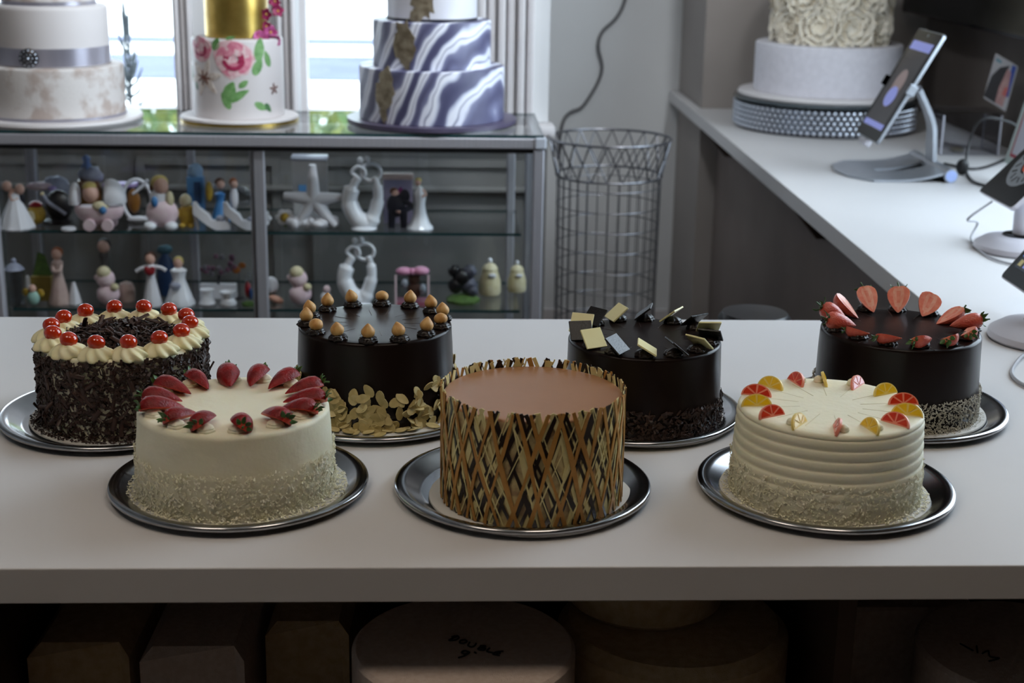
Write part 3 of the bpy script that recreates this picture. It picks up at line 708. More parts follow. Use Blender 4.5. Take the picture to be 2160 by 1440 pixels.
for i in range(13):
    a = radians(-62) + 2 * pi * i / 13; rad = Vector((cos(a), sin(a), 0)); tn = Vector((-sin(a), cos(a), 0))
    back = max(0, sin(a)); k = i % 4
    up = .25 + .75 * back
    ax = (-rad + Vector((0, 0, -up))).normalized()          # from leaf end to tip, tip low and inward
    face = (-rad * .8 + Vector((0, 0, .45)) + tn * U(-.5, .5))
    p = rad * (.090 + .004 * back) + Vector((0, 0, H7 + .006 + .028 * up * .9))
    if sin(a) < -.25:                                      # the ones at the front lie along the rim, cut side up
        ax = (tn * (1 if cos(a) > -.5 else .8) - rad * .35 + Vector((0, 0, -.12))).normalized(); face = Vector((0, 0, .75)) - rad * .45 + tn * U(-.3, .3)
        p = rad * .0865 - tn * .013 + Vector((0, 0, H7 + .0125))
    elif sin(a) < .35: face = Vector((.15, .9, -.35)); p = rad * .098 + Vector((0, 0, H7 + .012 + .02 * up * .6))
    m = frame(p, ax, -face)                                # flat side is local -Z
    if sin(a) < -.25: m = m @ SCL(.74)
    elif sin(a) < .35: m = m @ SCL(1.02, .80, .72)
    L = .033 if sin(a) < -.5 else .04
    s = link('strawberry', BER2[k], c7, T=m)
    if i not in (4, 7): link('calyx', CAL2[(i * 3 + 1) % 4], s)
    link('ganache_dollop', GAN, c7, tuple(rad * (.079 if sin(a) < -.25 else .086) + Vector((0, 0, H7 - .001))), (0, 0, U(0, 6)))
cut_lines(c7, .0968, H7, M_CUT, 13, .5, .55, .98, .0006)
M_COCO = mat('coconut', (.84, .82, .76), (.76, .73, .66), rough=.6, scale=90)
random.seed(70)
fl = side_flakes(5200, .1006, .038, lambda: (U(.0018, .0045), U(.0006, .0014), .0004), 1.1)
board_flakes(700, .1, .109, lambda: (U(.001, .003), U(.0005, .0012), .0004), fl)
tag(fl.build('coconut_flakes', M_COCO, c7, smooth=0), 'white desiccated coconut', kind='stuff')
# ------------------------------------------------------------------ show cakes on the cabinet
ZG = zt + .0066
def px_r(px, Y): return px * (Y * .96 + .14) / FPX            # pixels to metres at depth Y
M_FOND = mat('white fondant', (.88, .86, .86), (.89, .87, .87), rough=.55, scale=8, bump=.05, bscale=90)
def tier(root, nm, r, z0, h, m, e=.006, n=72, off=(0, 0)):
    b = MB(); b.add(lathe([(r - .001, z0), (r, z0 + .001), (r, z0 + h * .5), (r, z0 + h - e)] + [(r - e + e * cos(pi / 2 * i / 4), z0 + h - e + e * sin(pi / 2 * i / 4)) for i in range(1, 5)] + [(r * .5, z0 + h), (.001, z0 + h)], n))
    return b.build(nm, m, root, loc=(off[0], off[1], 0), smooth=40)
def band(root, nm, r, z0, h, m, t=.0012, n=72, parent=None):
    b = MB(); b.add(lathe([(r, z0), (r + t, z0), (r + t, z0 + h), (r, z0 + h)], n, closed=True)); return b.build(nm, m, parent or root, smooth=40)
def stand_at(px, py, z, lead):
    """centre of a round base whose front edge shows at (px, py) on height z"""
    p = at_z(px, py, z); return Vector((p.x * (1 + lead / p.y), p.y + lead, z))
def zat(py, px, Y): return at_y(px, py, Y).z
# --- lace and ribbon cake
M_LACE = mat('lace fondant', (.87, .85, .84), (.74, .68, .65), rough=.6, scale=22, detail=9, ramp=(.48, .62), bump=.3, bscale=160)
M_SATIN = mat('silver satin ribbon', (.62, .61, .66), (.70, .69, .74), rough=.28, metal=.55, scale=14, stretch=(1, 1, .1))
Y1 = 3.385; x1 = at_y(119, 240, Y1).x
g1 = empty('wedding_cake', (x1, Y1, ZG), 'tiered white wedding cake with a silver ribbon and round brooch', 'wedding cake')
b = MB(); b.add(lathe([(.001, 0), (px_r(172, Y1), 0), (px_r(176, Y1), .006), (px_r(174, Y1), .012), (.001, .012)], 72)); b.build('cake_drum', M_FOND, g1)
ra, rb_, rc = px_r(141, Y1), px_r(115, Y1), px_r(93, Y1); ha = .112; hb = .128
tier(g1, 'tier', ra, .012, ha, M_LACE); band(g1, 'ribbon', ra, .012, .006, M_SATIN)
t2 = tier(g1, 'tier', rb_, .012 + ha, hb, M_FOND, .010); band(g1, 'ribbon', rb_, .012 + ha + .002, .038, M_SATIN, .0016)
tier(g1, 'tier', rc, .012 + ha + hb, .12, M_LACE); band(g1, 'ribbon', rc, .012 + ha + hb, .008, M_SATIN)
M_GEM = mat('crystal', (.80, .82, .86), rough=.08, metal=.85)
M_TIN = mat('dark pewter', (.36, .36, .38), rough=.3, metal=.9)
br = MB(); br.add(lathe([(.001, 0), (.021, 0), (.021, .003), (.013, .007), (.001, .009)], 24)); brooch = br.build('brooch', M_TIN, g1, loc=(-.018, -rb_ - .001, .012 + ha + .021), rot=(radians(90), 0, 0))
gm = MB().add(ell(.0032, .0032, .0026, 8, 6)).mesh('crystal', M_GEM, 20)
for k_, (rr, n) in enumerate(((0, 1), (.008, 7), (.016, 12))):
    for i in range(n): link('crystal', gm, brooch, (rr * cos(2 * pi * i / n), rr * sin(2 * pi * i / n), .008 - .0024 * k_))
# --- floral cake
Y2 = 3.40; x2 = at_y(506, 250, Y2).x
M_GOLD = mat('gold leaf', (.66, .55, .27), (.76, .65, .36), rough=.33, metal=.9, scale=20)
g2 = empty('wedding_cake', (x2, Y2, ZG), 'white cake painted with pink peonies under a gold tier', 'wedding cake')
R2 = px_r(93, Y2); rd = px_r(122, Y2)
b = MB(); b.add(lathe([(.001, 0.006), (rd - .001, .006), (rd, .008), (rd - .002, .0125), (.001, .0125)], 72)); b.build('cake_drum', M_FOND, g2)
band(g2, 'gold_edge', .0, 0, .006, M_GOLD, rd)
h2 = .172; z0 = .0125
tier(g2, 'tier', R2, z0, h2, mat('ivory fondant', (.86, .84, .84), rough=.5), .005)
RG = px_r(64.5, Y2); tier(g2, 'tier', RG, z0 + h2, .102, M_GOLD, .003)
tier(g2, 'tier', RG * .74, z0 + h2 + .102, .09, M_FOND, .003)
random.seed(101)
PK = [mat('peony paint a', (.90, .62, .68), (.84, .46, .56), rough=.5, scale=90), mat('peony paint b', (.72, .22, .38), (.60, .12, .28), rough=.5, scale=120), mat('peony paint c', (.93, .84, .84), (.88, .66, .70), rough=.5, scale=120)]
GRN = [mat('leaf paint a', (.36, .56, .30), (.52, .70, .45), rough=.5, scale=70), mat('leaf paint b', (.22, .40, .24), (.34, .52, .32), rough=.5, scale=70)]
BRN = mat('painted stamens', (.28, .14, .10), (.50, .26, .14), rough=.5, scale=200)
def th_at(px): # angle round the cake for a picture column
    q = max(-1, min(1, (px - 506) / 93.0)); return -pi / 2 + math.asin(q) 
def zz_at(py): return z0 + (275 - py) * .00104
def paint(nm, px, py, a, bb, rot, m, t=.0006, wob=.08, point=0.0, n=14):
    MB().add(wrap(oval(a * .00104, bb * .00104, rot, (0, 0), n, wob, point), R2, th_at(px), zz_at(py), t)).build(nm, m, g2, smooth=50)
def peony(px, py, s):
    paint('peony_petal', px, py, s, s * .95, 0, PK[2], .0005, .10, n=22)
    for i in range(9):
        a = 2 * pi * i / 9; paint('peony_petal', px + cos(a) * s * .62, py - sin(a) * s * .60, s * .40, s * .26, a + pi / 2, PK[i % 2 and 2 or 0], .0009 + .0001 * (i % 3))
    for i in range(7):
        a = 2 * pi * i / 7 + .3; paint('peony_petal', px + cos(a) * s * .36, py - sin(a) * s * .34, s * .30, s * .15, a + pi / 2, PK[(i + 1) % 3], .0013 + .0001 * (i % 3))
    for i in range(5):
        a = -2.6 + .5 * i; paint('peony_petal', px + cos(a) * s * .45, py - sin(a) * s * .48, s * .22, s * .11, a + pi / 2, PK[1], .0018)
for px, py, a, bb, rt, gi in ((560, 130, 26, 12, 1.4, 0), (556, 165, 20, 11, 1.1, 0), (574, 150, 18, 8, 1.9, 0), (475, 118, 14, 9, 1.2, 0), (415, 140, 20, 7, 1.7, 1), (417, 185, 18, 8, 1.8, 1), (500, 215, 22, 14, 1.2, 0), (516, 225, 26, 9, .5, 0), (492, 235, 20, 9, 2.0, 0), (528, 200, 12, 7, .6, 0), (560, 248, 16, 8, -.5, 0), (573, 252, 12, 6, -.9, 1), (428, 208, 10, 5, 1.9, 1), (505, 105, 10, 4, .2, 0)):
    paint('painted_leaf', px, py, a, bb, rt, GRN[gi], .0004, .05, .4)
peony(510, 148, 42); peony(442, 130, 28)
for i in range(6):
    a = 2 * pi * i / 6 + .2; paint('lily_petal', 447 + cos(a) * 20, 190 - sin(a) * 20, 20, 8, a, mat('lily paint', (.90, .87, .84), (.80, .74, .70), rough=.5, scale=150), .0012, .05, .5)
for i in range(7):
    a = 2 * pi * i / 7; paint('stamen', 447 + cos(a) * 8, 190 - sin(a) * 8, 9, 2.2, a, BRN, .0018, 0, n=8)
paint('stamen', 446, 189, 5, 5, 0, BRN, .002, n=10)
for i in range(5):
    a = 2 * pi * i / 5 + .4; paint('stamen', 584 + cos(a) * 4, 214 - sin(a) * 7, 6, 2, a, BRN, .0012, 0, n=8)
# pink blossoms climbing the gold tier
BLO = [mat('orchid petal', (.80, .42, .66), (.70, .26, .50), rough=.5, scale=120), mat('dark orchid petal', (.66, .18, .40), (.55, .10, .30), rough=.5, scale=120)]
def petal(l, wd):
    v = []; f = []
    for j, (t, q, h) in enumerate(((0, .15, 0), (.25, .75, .12), (.6, 1, .16), (.88, .6, .10), (1, .1, .04))):
        v += [(t * l, -q * wd, h * l * 1.3), (t * l, 0, h * l), (t * l, q * wd, h * l * 1.3)]
    v += [(x, y, z - .0008) for x, y, z in v]
    for j in range(4):
        for i in range(2):
            q = j * 3 + i; f += [(q, q + 3, q + 4, q + 1), (q + 15, q + 16, q + 19, q + 18)]
        f += [(j * 3, j * 3 + 15, j * 3 + 18, j * 3 + 3), (j * 3 + 2, j * 3 + 5, j * 3 + 20, j * 3 + 17)]
    return v, f
def bloom_mesh(s, m):
    b = MB()
    for i in range(5): b.add(petal(s, s * .42), 0, RZ(2 * pi * i / 5) @ RY(-.25))
    b.add(ell(s * .22, None, None, 8, 6, (0, 0, s * .12)), 1); return b.mesh('blossom', [m, mat('blossom eye', (.85, .65, .35), rough=.5)], 50)
for px, py, s, k in ((533, 86, 17, 0), (552, 84, 19, 0), (575, 78, 19, 0), (570, 68, 16, 0), (562, 56, 12, 1), (562, 30, 14, 1), (586, 24, 14, 1), (580, 3, 14, 1), (545, 76, 13, 0), (583, 90, 12, 0)):
    p = at_y(px, py, Y2 - RG * .72 if px < 560 else Y2 - .03) - Vector((x2, Y2, ZG))
    link('blossom', bloom_mesh(px_r(s, Y2), BLO[k]), g2, T=frame(p, (U(-1, 1), U(-.3, .3), U(-1, 1)), (U(-.3, .5), -1, U(0, .6))))
st = [at_y(x, y, Y2 - .03) - Vector((x2, Y2, ZG)) for x, y in ((556, 88), (562, 56), (570, 30), (582, 6), (600, -12))]
MB().add(tube(spline(st, 6), .0012, 6)).build('blossom_stem', GRN[1], g2)
# --- marbled cake
Y3 = 3.385; x3 = at_y(911, 250, Y3).x
m = bpy.data.materials.new('marbled fondant'); m.use_nodes = True; nt = m.node_tree; N = nt.nodes; L = nt.links; bs = N['Principled BSDF']; bs.inputs['Roughness'].default_value = .4
tc = N.new('ShaderNodeTexCoord'); mp = N.new('ShaderNodeMapping'); mp.inputs['Rotation'].default_value = (.3, -.72, .4); mp.inputs['Scale'].default_value = (4.4, 2.6, 3.0)
wv = N.new('ShaderNodeTexWave'); wv.inputs['Scale'].default_value = 1.0; wv.inputs['Distortion'].default_value = 5.5; wv.inputs['Detail'].default_value = 3; wv.inputs['Detail Scale'].default_value = 1.1; wv.inputs['Detail Roughness'].default_value = .55
cr = N.new('ShaderNodeValToRGB'); el = cr.color_ramp.elements
for pos, c in ((0, (.30, .30, .42)), (.10, (.36, .36, .48)), (.20, (.74, .76, .84)), (.30, (.90, .91, .95)), (.50, (.90, .91, .95)), (.56, (.44, .45, .56)), (.63, (.86, .87, .92)), (.80, (.88, .89, .94)), (.88, (.50, .51, .63)), (1, (.34, .34, .46))):
    e_ = el[0] if pos == 0 else (el[len(el) - 1] if pos == 1 else el.new(pos)); e_.position = pos; e_.color = (*lin(c), 1)
L.new(tc.outputs['Object'], mp.inputs[0]); L.new(mp.outputs[0], wv.inputs[0]); L.new(wv.outputs[0], cr.inputs[0]); L.new(cr.outputs[0], bs.inputs['Base Color'])
M_MARB = m
g3 = empty('wedding_cake', (x3, Y3, ZG), 'blue and white marbled tiered cake on a dark purple drum', 'wedding cake')
M_PUR = mat('dark purple card', (.30, .27, .36), (.34, .31, .40), rough=.4, scale=20)
b = MB(); rd = px_r(177, Y3); b.add(lathe([(.001, 0.004), (rd, .004), (rd, .013), (.001, .013)], 80)); b.build('cake_drum', M_PUR, g3)
band(g3, 'silver_edge', 0, 0, .004, M_TIN, rd - .004)
r31, r32, r33 = px_r(151, Y3), px_r(122, Y3), px_r(92.5, Y3); h31, h32 = .116, .100
tier(g3, 'tier', r31, .013, h31, M_MARB, .003); tier(g3, 'tier', r32, .013 + h31, h32, M_MARB, .003)
tier(g3, 'tier', r33, .013 + h31 + h32, .11, mat('smooth white fondant', (.84, .84, .87), rough=.45), .003)
band(g3, 'ribbon', r33, .013 + h31 + h32, .006, mat('black ribbon', (.13, .13, .17), rough=.4))
M_SILV = mat('champagne leaf', (.50, .45, .37), (.68, .63, .54), rough=.4, metal=.6, scale=60, bump=.6, bscale=120)
random.seed(7)
def leafpatch(R, pxc, pyc, zb, a, bb, rot=0): # pyc measured in metres above zb
    th = -pi / 2 + math.asin(max(-1, min(1, (pxc - 911) * .00107 / R)))
    MB().add(wrap(oval(a, bb, rot, (0, 0), 26, .22), R, th, zb + pyc, .0012)).build('metal_leaf', M_SILV, g3, smooth=50)
leafpatch(r33, 893, .045, .013 + h31 + h32, .026, .034, .3); leafpatch(r33, 922, .085, .013 + h31 + h32, .022, .03, .3); leafpatch(r33, 880, .012, .013 + h31 + h32, .014, .016)
leafpatch(r32, 858, .055, .013 + h31, .026, .05, .1); leafpatch(r31, 818, .070, .013, .025, .048, -.1); leafpatch(r31, 815, .025, .013, .010, .024)

# ------------------------------------------------------------------ rosette cake on its crystal stand
S = Vector((1.097, 4.295, ZT)); RS = .262
cs = empty('cake_stand', S, 'round crystal beaded cake stand on the side worktop', 'cake stand')
b = MB(); b.add(lathe([(.001, 0.0), (RS - .012, 0), (RS - .012, .006), (.001, .006)], 80)); b.build('base_ring', M_TIN, cs)
b = MB(); b.add(lathe([(RS - .016, .006), (RS - .008, .006), (RS - .008, .074), (RS - .016, .074)], 96, closed=True)); b.build('drum', mat('mirror band', (.30, .31, .34), rough=.3, metal=.8), cs)
M_BEAD = mat('crystal bead', (.82, .84, .88), rough=.10, metal=.75)
bead = MB().add(ell(.0072, .0072, .0072, 10, 7)).mesh('bead', M_BEAD, 25)
far = MB()
for j in range(5):
    n = 92
    for i in range(n):
        a = 2 * pi * (i + .5 * (j % 2)) / n; p = ((RS - .006) * cos(a), (RS - .006) * sin(a), .0135 + j * .0138)
        if -pi < (a if a < pi else a - 2 * pi) < -.02: link('bead', bead, cs, p)
        else: far.add(ell(.0072, .0072, .0072, 8, 5, p))
tag(far.build('bead_rows', M_BEAD, cs, smooth=25), kind='stuff')
b = MB(); b.add(lathe([(.001, .080), (RS - .004, .080), (RS, .082), (RS + .001, .086), (RS - .004, .090), (.001, .090)], 96)); b.build('top_plate', mat('dark mirror rim', (.40, .44, .46), rough=.15, metal=.8), cs)
g4 = empty('wedding_cake', S + Vector((0, 0, .0905)), 'ivory rosette wedding cake with a white textured lower tier on the crystal stand', 'wedding cake')
b = MB(); b.add(lathe([(.001, 0), (.248, 0), (.252, .006), (.248, .014), (.001, .014)], 80)); b.build('cake_drum', M_FOND, g4)
M_EMB = mat('embossed fondant', (.88, .87, .90), (.91, .90, .93), rough=.5, scale=60, bump=.8, bscale=130)
tier(g4, 'tier', .208, .014, .137, M_EMB, .006)
M_IV = mat('ivory ruffle', (.96, .92, .84), (.97, .94, .88), rough=.5, scale=30)
R4 = .166; zr = .151; tier(g4, 'tier', R4 - .010, zr, .30, M_IV, .006)
random.seed(202)
def rosette_mesh(s):
    """spiral of upright wavy petals lying in the XY plane, facing +Z"""
    b = MB(); n = 0; r = s * .08; a = 0
    while r < s:
        ln = 1.1 + .5 * random.random(); hgt = .016 * (1 - .55 * r / s) + .003; v = []; f = []; k = 7
        for i in range(k + 1):
            t = i / k; aa = a + ln * t; rr = r + .004 * t + .0025 * sin(6 * t + n); lean = .35 + .5 * r / s; edge = hgt * (1 - .55 * (2 * t - 1) ** 4) + .0015 * sin(9 * t + n * 2)
            for q, th in ((0, 0), (.55, 0), (1, 0), (1, .0014), (.55, .0016), (0, .0016)):
                ro = rr + lean * edge * q * (.4 + .6 * q) + th; v.append((ro * cos(aa), ro * sin(aa), edge * q))
        for i in range(k):
            for j in range(6): f.append((i * 6 + j, i * 6 + (j + 1) % 6, i * 6 + 6 + (j + 1) % 6, i * 6 + 6 + j))
        f += [(5, 4, 3, 2, 1, 0), tuple(k * 6 + j for j in range(6))]
        b.add((v, f)); a += ln * .72; r += .0026; n += 1
    return b.mesh('rosette', M_IV, 60)
RM = [rosette_mesh(.056) for _ in range(3)] + [rosette_mesh(.036) for _ in range(3)]
k = 0
for row, (zc, n, off, big) in enumerate(((.056, 11, .0, 1), (.012, 13, .25, 0), (.145, 11, .29, 1), (.105, 13, .1, 0), (.235, 11, .05, 1), (.195, 13, .3, 0))):
    for i in range(n):
        a = -pi / 2 + 2 * pi * i / n + off + .12
        if sin(a) > .35: continue
        nr = Vector((cos(a), sin(a), U(-.12, .12)))
        me = RM[k % 3 + (0 if big else 3)]; k += 1
        link('rosette', me, g4, T=frame(Vector((cos(a), sin(a), 0)) * (R4 - .012 + (0 if big else -.003)) + Vector((0, 0, zr + zc + U(-.006, .006))), (-sin(a), cos(a), U(-.6, .6)), nr))

# ------------------------------------------------------------------ wire basket
M_WIRE = mat('galvanised wire', (.42, .42, .44), (.50, .50, .52), rough=.35, metal=.85, scale=80)
YBk = 3.72; xb = at_y(1287, 292, YBk).x; zr_ = at_y(1287, 291, YBk).z; RB = px_r(130, YBk); zl = at_y(1287, 368, YBk).z; RL = px_r(113, YBk)
wbk = empty('wire_basket', (xb, YBk, 0), 'tall cylindrical grey wire basket beside the glass cabinet', 'basket')
def ring(r, z, t): return tube([(r * cos(2 * pi * i / 48), r * sin(2 * pi * i / 48), z) for i in range(48)], t, 6, True)
for r, z, t in ((RB, zr_, .0035), (RL, zl, .003)): MB().add(ring(r, z, t)).build('rim_ring', M_WIRE, wbk)
NW = 22
for i in range(NW):
    for s in (-1, 1):
        a0 = 2 * pi * i / NW; a1 = a0 + s * 2 * pi / NW; am = (a0 + a1) / 2; rm = (RB + RL) / 2 
        MB().add(tube([(RB * cos(a0), RB * sin(a0), zr_), (rm * cos(am), rm * sin(am), (zr_ + zl) / 2), (RL * cos(a1), RL * sin(a1), zl)], .0018, 6)).build('lattice_wire', M_WIRE, wbk)
RB2 = px_r(112, YBk) * .95
for i in range(30):
    a = 2 * pi * i / 30; MB().add(tube([(RL * .985 * cos(a), RL * .985 * sin(a), zl), (RB2 * cos(a), RB2 * sin(a), .005)], .0013, 5)).build('upright_wire', M_WIRE, wbk)
nz = 17
for j in range(nz):
    z = .006 + (zl - .03) * j / (nz - 1); r = RB2 + (RL - RB2) * z / zl - .001
    MB().add(ring(r, z, .0014)).build('hoop_wire', M_WIRE, wbk)
b = MB(); b.add(lathe([(.001, .009), (RB2 - .004, .009), (RB2 - .004, .012), (.001, .012)], 40)); b.build('bottom_plate', M_WIRE, wbk)

# ------------------------------------------------------------------ tablets on the side worktop
M_SIL = mat('silver aluminium', (.66, .68, .71), (.69, .71, .74), rough=.32, metal=.7, scale=40)
M_BLK = mat('black screen glass', (.03, .026, .028), rough=.10, spec=.2)
M_WPL = mat('white plastic', (.80, .79, .82), rough=.3)
SCR = mat('dim screen', (.10, .09, .10), rough=.12, emit=(.20, .19, .21, .35)); SBL = mat('lilac screen bar', (.35, .38, .62), rough=.12, emit=(.56, .60, .88, .55))
def tablet(nm, lab, bot, top, Y, wd, thick, casem):
    """bot/top: picture points of the middle of the short edges; the tablet's short side runs along Y"""
    B = at_y(*bot, Y); Tp = at_y(*top, Y); ax = (Tp - B); ln = ax.length; nrm = Vector((-ax.z, 0, ax.x)).normalized()   # screen faces left and up
    root = empty(nm, (0, 0, 0), lab, 'tablet'); m = Matrix((Vector((0, -1, 0)), ax.normalized(), nrm)).transposed().to_4x4(); m.translation = B
    # local: X across (towards the viewer), Y up the screen, Z out of the screen
    root.matrix_world = m
    o = [(x, y) for x, y in rounded(wd, ln, .010)]
    MB().add(prism(o, thick, -thick), 0, T(0, ln / 2, 0)).build('case', casem, root, smooth=30)
    MB().add(prism(rounded(wd - .004, ln - .004, .009), .0008, 0), 0, T(0, ln / 2, 0)).build('screen_glass', M_BLK, root, smooth=30)
    return root, m, ln
def rounded(wd, ln, r, n=4):
    o = []
    for cx, cy, a0 in ((wd / 2 - r, ln / 2 - r, 0), (-wd / 2 + r, ln / 2 - r, pi / 2), (-wd / 2 + r, -ln / 2 + r, pi), (wd / 2 - r, -ln / 2 + r, 1.5 * pi)):
        for i in range(n + 1): a = a0 + pi / 2 * i / n; o.append((cx + r * cos(a), cy + r * sin(a)))
    return o
def flat(root, nm, out, m, z=.0009, h=.0002): return MB().add(prism(out, h, z)).build(nm, m, root, smooth=0)
def rect(x0, x1, y0, y1): return [(x0, y0), (x1, y0), (x1, y1), (x0, y1)]
YT = 3.50
ta, mta, ln = tablet('tablet', 'tablet showing a cake picture on a silver stand beside the rosette cake', (1826, 290), (1965, 66), YT, .19, .007, M_SIL)
sw = .150
flat(ta, 'screen_picture', rect(-sw / 2, sw / 2, .028, ln - .028), SCR)
flat(ta, 'screen_bar', rect(-sw / 2, sw / 2, ln - .052, ln - .030), SBL, .0012); flat(ta, 'screen_bar', rect(-sw / 2, sw / 2, .030, .044), SBL, .0012)
flat(ta, 'cake_picture', oval(.042, .050, 0, (0, ln * .46), 20), mat('screen cake ring', (.25, .22, .22), rough=.12, emit=(.30, .25, .25, .5)), .0012)
flat(ta, 'cake_picture', oval(.034, .034, 0, (0, ln * .52), 20), mat('screen cake top', (.35, .30, .29), rough=.12, emit=(.52, .46, .46, .6)), .0014)
flat(ta, 'cake_picture', oval(.034, .026, 0, (0, ln * .39), 20), SBL, .0016)
flat(ta, 'camera_notch', oval(.004, .004, 0, (0, ln - .012), 10), M_SIL, .0010)
# silver folding stand
ts = empty('tablet_stand', (0, 0, 0), 'silver folding tablet stand with a round hinge on the side worktop', 'stand')
pb = [at_z(1790, 372), at_z(1995, 380)]
xl_, xr_ = at_z(1785, 372).x, at_z(1990, 380).x; yc = YT + .02; hw = .14
o = [(xl_, yc - hw * .55), (xl_ + .045, yc - hw), (xr_, yc - hw), (xr_, yc + hw), (xl_ + .045, yc + hw), (xl_, yc + hw * .55), (xl_ - .012, yc)]
b = MB()
inn = [(xl_ + .085, yc - .016), (xr_ - .07, yc - .026), (xr_ - .07, yc + .026), (xl_ + .085, yc + .016)]
# plate with a tapered slot, split into four convex rails, rising to the hinge
def rail(pts, nm='base_plate'):
    z = lambda x: .0 + .022 * max(0, (x - xl_ - .10) / (xr_ - xl_ - .10)) ** 2
    v = [(x, y, ZT + .0005 + z(x)) for x, y in pts] + [(x, y, ZT + .006 + z(x)) for x, y in pts]; n = len(pts)
    b.add((v, [tuple(range(n - 1, -1, -1)), tuple(range(n, 2 * n))] + [(i, (i + 1) % n, n + (i + 1) % n, n + i) for i in range(n)]))
rail([(xl_ - .012, yc), (xl_, yc - hw * .55), (xl_ + .045, yc - hw), (xl_ + .085, yc - hw), (xl_ + .085, yc + hw), (xl_ + .045, yc + hw), (xl_, yc + hw * .55)])
for s in (-1, 1):
    xs = [xl_ + .085 + (xr_ - xl_ - .085) * i / 6 for i in range(7)]
    for i in range(6):
        i0 = .016 + .010 * i / 6; i1 = .016 + .010 * (i + 1) / 6
        q = [(xs[i], yc + s * i0), (xs[i + 1], yc + s * i1), (xs[i + 1], yc + s * hw), (xs[i], yc + s * hw)]
        rail(q if s > 0 else q[::-1])
b.build('base_plate', M_SIL, ts, smooth=30)
b = MB(); b.add(tube([(xr_ + .004, yc - hw - .004, ZT + .0165), (xr_ + .004, yc + hw + .004, ZT + .0165)], .016, 20)); b.build('hinge', M_SIL, ts, smooth=30)
b = MB(); b.add(tube([(xr_ + .004, yc - hw - .0055, ZT + .0165), (xr_ + .004, yc - hw - .0042, ZT + .0165)], .0135, 20)); b.build('hinge_cap', mat('blue lit ring', (.66, .74, .95), rough=.3), ts, smooth=30)
arm = spline([(xr_, yc, ZT + .026), (xr_ - .003, yc, ZT + .08), tuple(at_y(1968, 255, YT)), tuple(at_y(1942, 190, YT))], 6); arm = [Vector((p.x, yc, p.z)) for p in arm]
b = MB(); v = []; f = []
for i, p in enumerate(arm):
    t = (arm[min(i + 1, len(arm) - 1)] - arm[max(i - 1, 0)]).normalized(); nn = Vector((-t.z, 0, t.x)); q = .030 - .010 * i / len(arm)
    for s, d in ((-1, -1), (1, -1), (1, 1), (-1, 1)): v.append(tuple(p + Vector((0, s * q, 0)) + nn * d * .005))
for i in range(len(arm) - 1):
    for j in range(4): f.append((i * 4 + j, i * 4 + (j + 1) % 4, i * 4 + 4 + (j + 1) % 4, i * 4 + 4 + j))
f += [(3, 2, 1, 0), tuple((len(arm) - 1) * 4 + j for j in range(4))]
b.add((v, f)); b.build('arm', M_SIL, ts, smooth=30)
tp = arm[-1]
b = MB(); b.add(tube([tp + Vector((-.006, -.022, .004)), tp + Vector((-.006, .022, .004))], .008, 14)); b.build('pivot', M_TIN, ts, smooth=30)
b = MB(); b.add(bevbox(.16, .020, .006, .002, 1), 0, mta @ T(0, ln * .47, -.0125)); b.build('clamp_bar', M_SIL, ts, smooth=30)
for s in (-1, 1): b = MB(); b.add(bevbox(.006, .026, .022, .002, 1), 0, mta @ T(s * .099, ln * .50, -.003)); b.build('clamp_jaw', M_BLK if s < 0 else M_SIL, ts, smooth=30)
b = MB(); b.add(bevbox(.045, .016, .020, .002, 1), 0, mta @ T(.0, -.0095, -.004)); b.build('clamp_foot', M_WPL, ts, smooth=30)
b = MB(); b.add(bevbox(.020, ln * .47, .004, .001, 1), 0, mta @ T(.0, ln * .235, -.0105)); b.build('clamp_spine', M_SIL, ts, smooth=30)

# white pedestal tablets nearer the viewer
def pedestal(nm, lab, bpx, Y, wd, bot, top, tlab, py_base):
    P = at_z(*bpx); root = empty(nm, P, lab, 'stand')
    b = MB(); b.add(lathe([(.001, .0008), (.082, .0008), (.084, .004), (.082, .012), (.066, .022), (.040, .028), (.001, .029)], 56)); b.build('base', M_WPL, root)
    b = MB(); b.add(lathe([(.001, .0005), (.0835, .0005), (.0835, .0008), (.001, .0008)], 56)); b.build('rubber_foot', M_BLK, root)
    b = MB(); b.add(lathe([(.001, .0285), (.034, .0285), (.031, .0310), (.001, .0312)], 40)); b.build('collar', M_BLK, root)
    tr, mt, ln_ = tablet('tablet', tlab, bot, top, Y, wd, .008, M_WPL)
    mid = mt @ Vector((0, ln_ * .45, -.012))
    b = MB(); b.add(tube(spline([(0, 0, .03), (0, 0, .09), tuple(mid - P)], 6), .016, 16)); b.build('column', M_WPL, root)
    for sx, sy in ((-1, 0), (1, 0), (-1, 1), (1, 1)):
        b = MB(); y = -.002 if sy == 0 else ln_ + .002
        b.add(bevbox(.040, .005, .014, .0015, 1), 0, mt @ T(sx * (wd / 2 - .018), y + (-.0028 if sy == 0 else .0028), -.003))
        b.add(bevbox(.005, .036, .014, .0015, 1), 0, mt @ T(sx * (wd / 2 + .0028), (.014 if sy == 0 else ln_ - .014), -.003))
        b.build('corner_clip', M_WPL, root, smooth=30)
    return tr, mt, ln_
tB, mB, lB = pedestal('tablet_pedestal', 'white round pedestal stand holding the tablet with the orange logo', (2150, 527), 2.72, .175, (2097, 421), (2262, 270), 'tablet with an orange and grey ring logo on a white pedestal', 0)
def annulus(r0, r1, c, z, n=40):
    o = [(c[0] + r1 * cos(2 * pi * i / n), c[1] + r1 * sin(2 * pi * i / n), z) for i in range(n)] + [(c[0] + r0 * cos(2 * pi * i / n), c[1] + r0 * sin(2 * pi * i / n), z) for i in range(n)]
    return o, [(i, (i + 1) % n, n + (i + 1) % n, n + i) for i in range(n)]
MB().add(annulus(.030, .062, (0, lB * .52), .0011)).build('logo_ring', mat('grey logo', (.42, .44, .46), rough=.15, emit=(.42, .44, .46, .25)), tB, smooth=0)
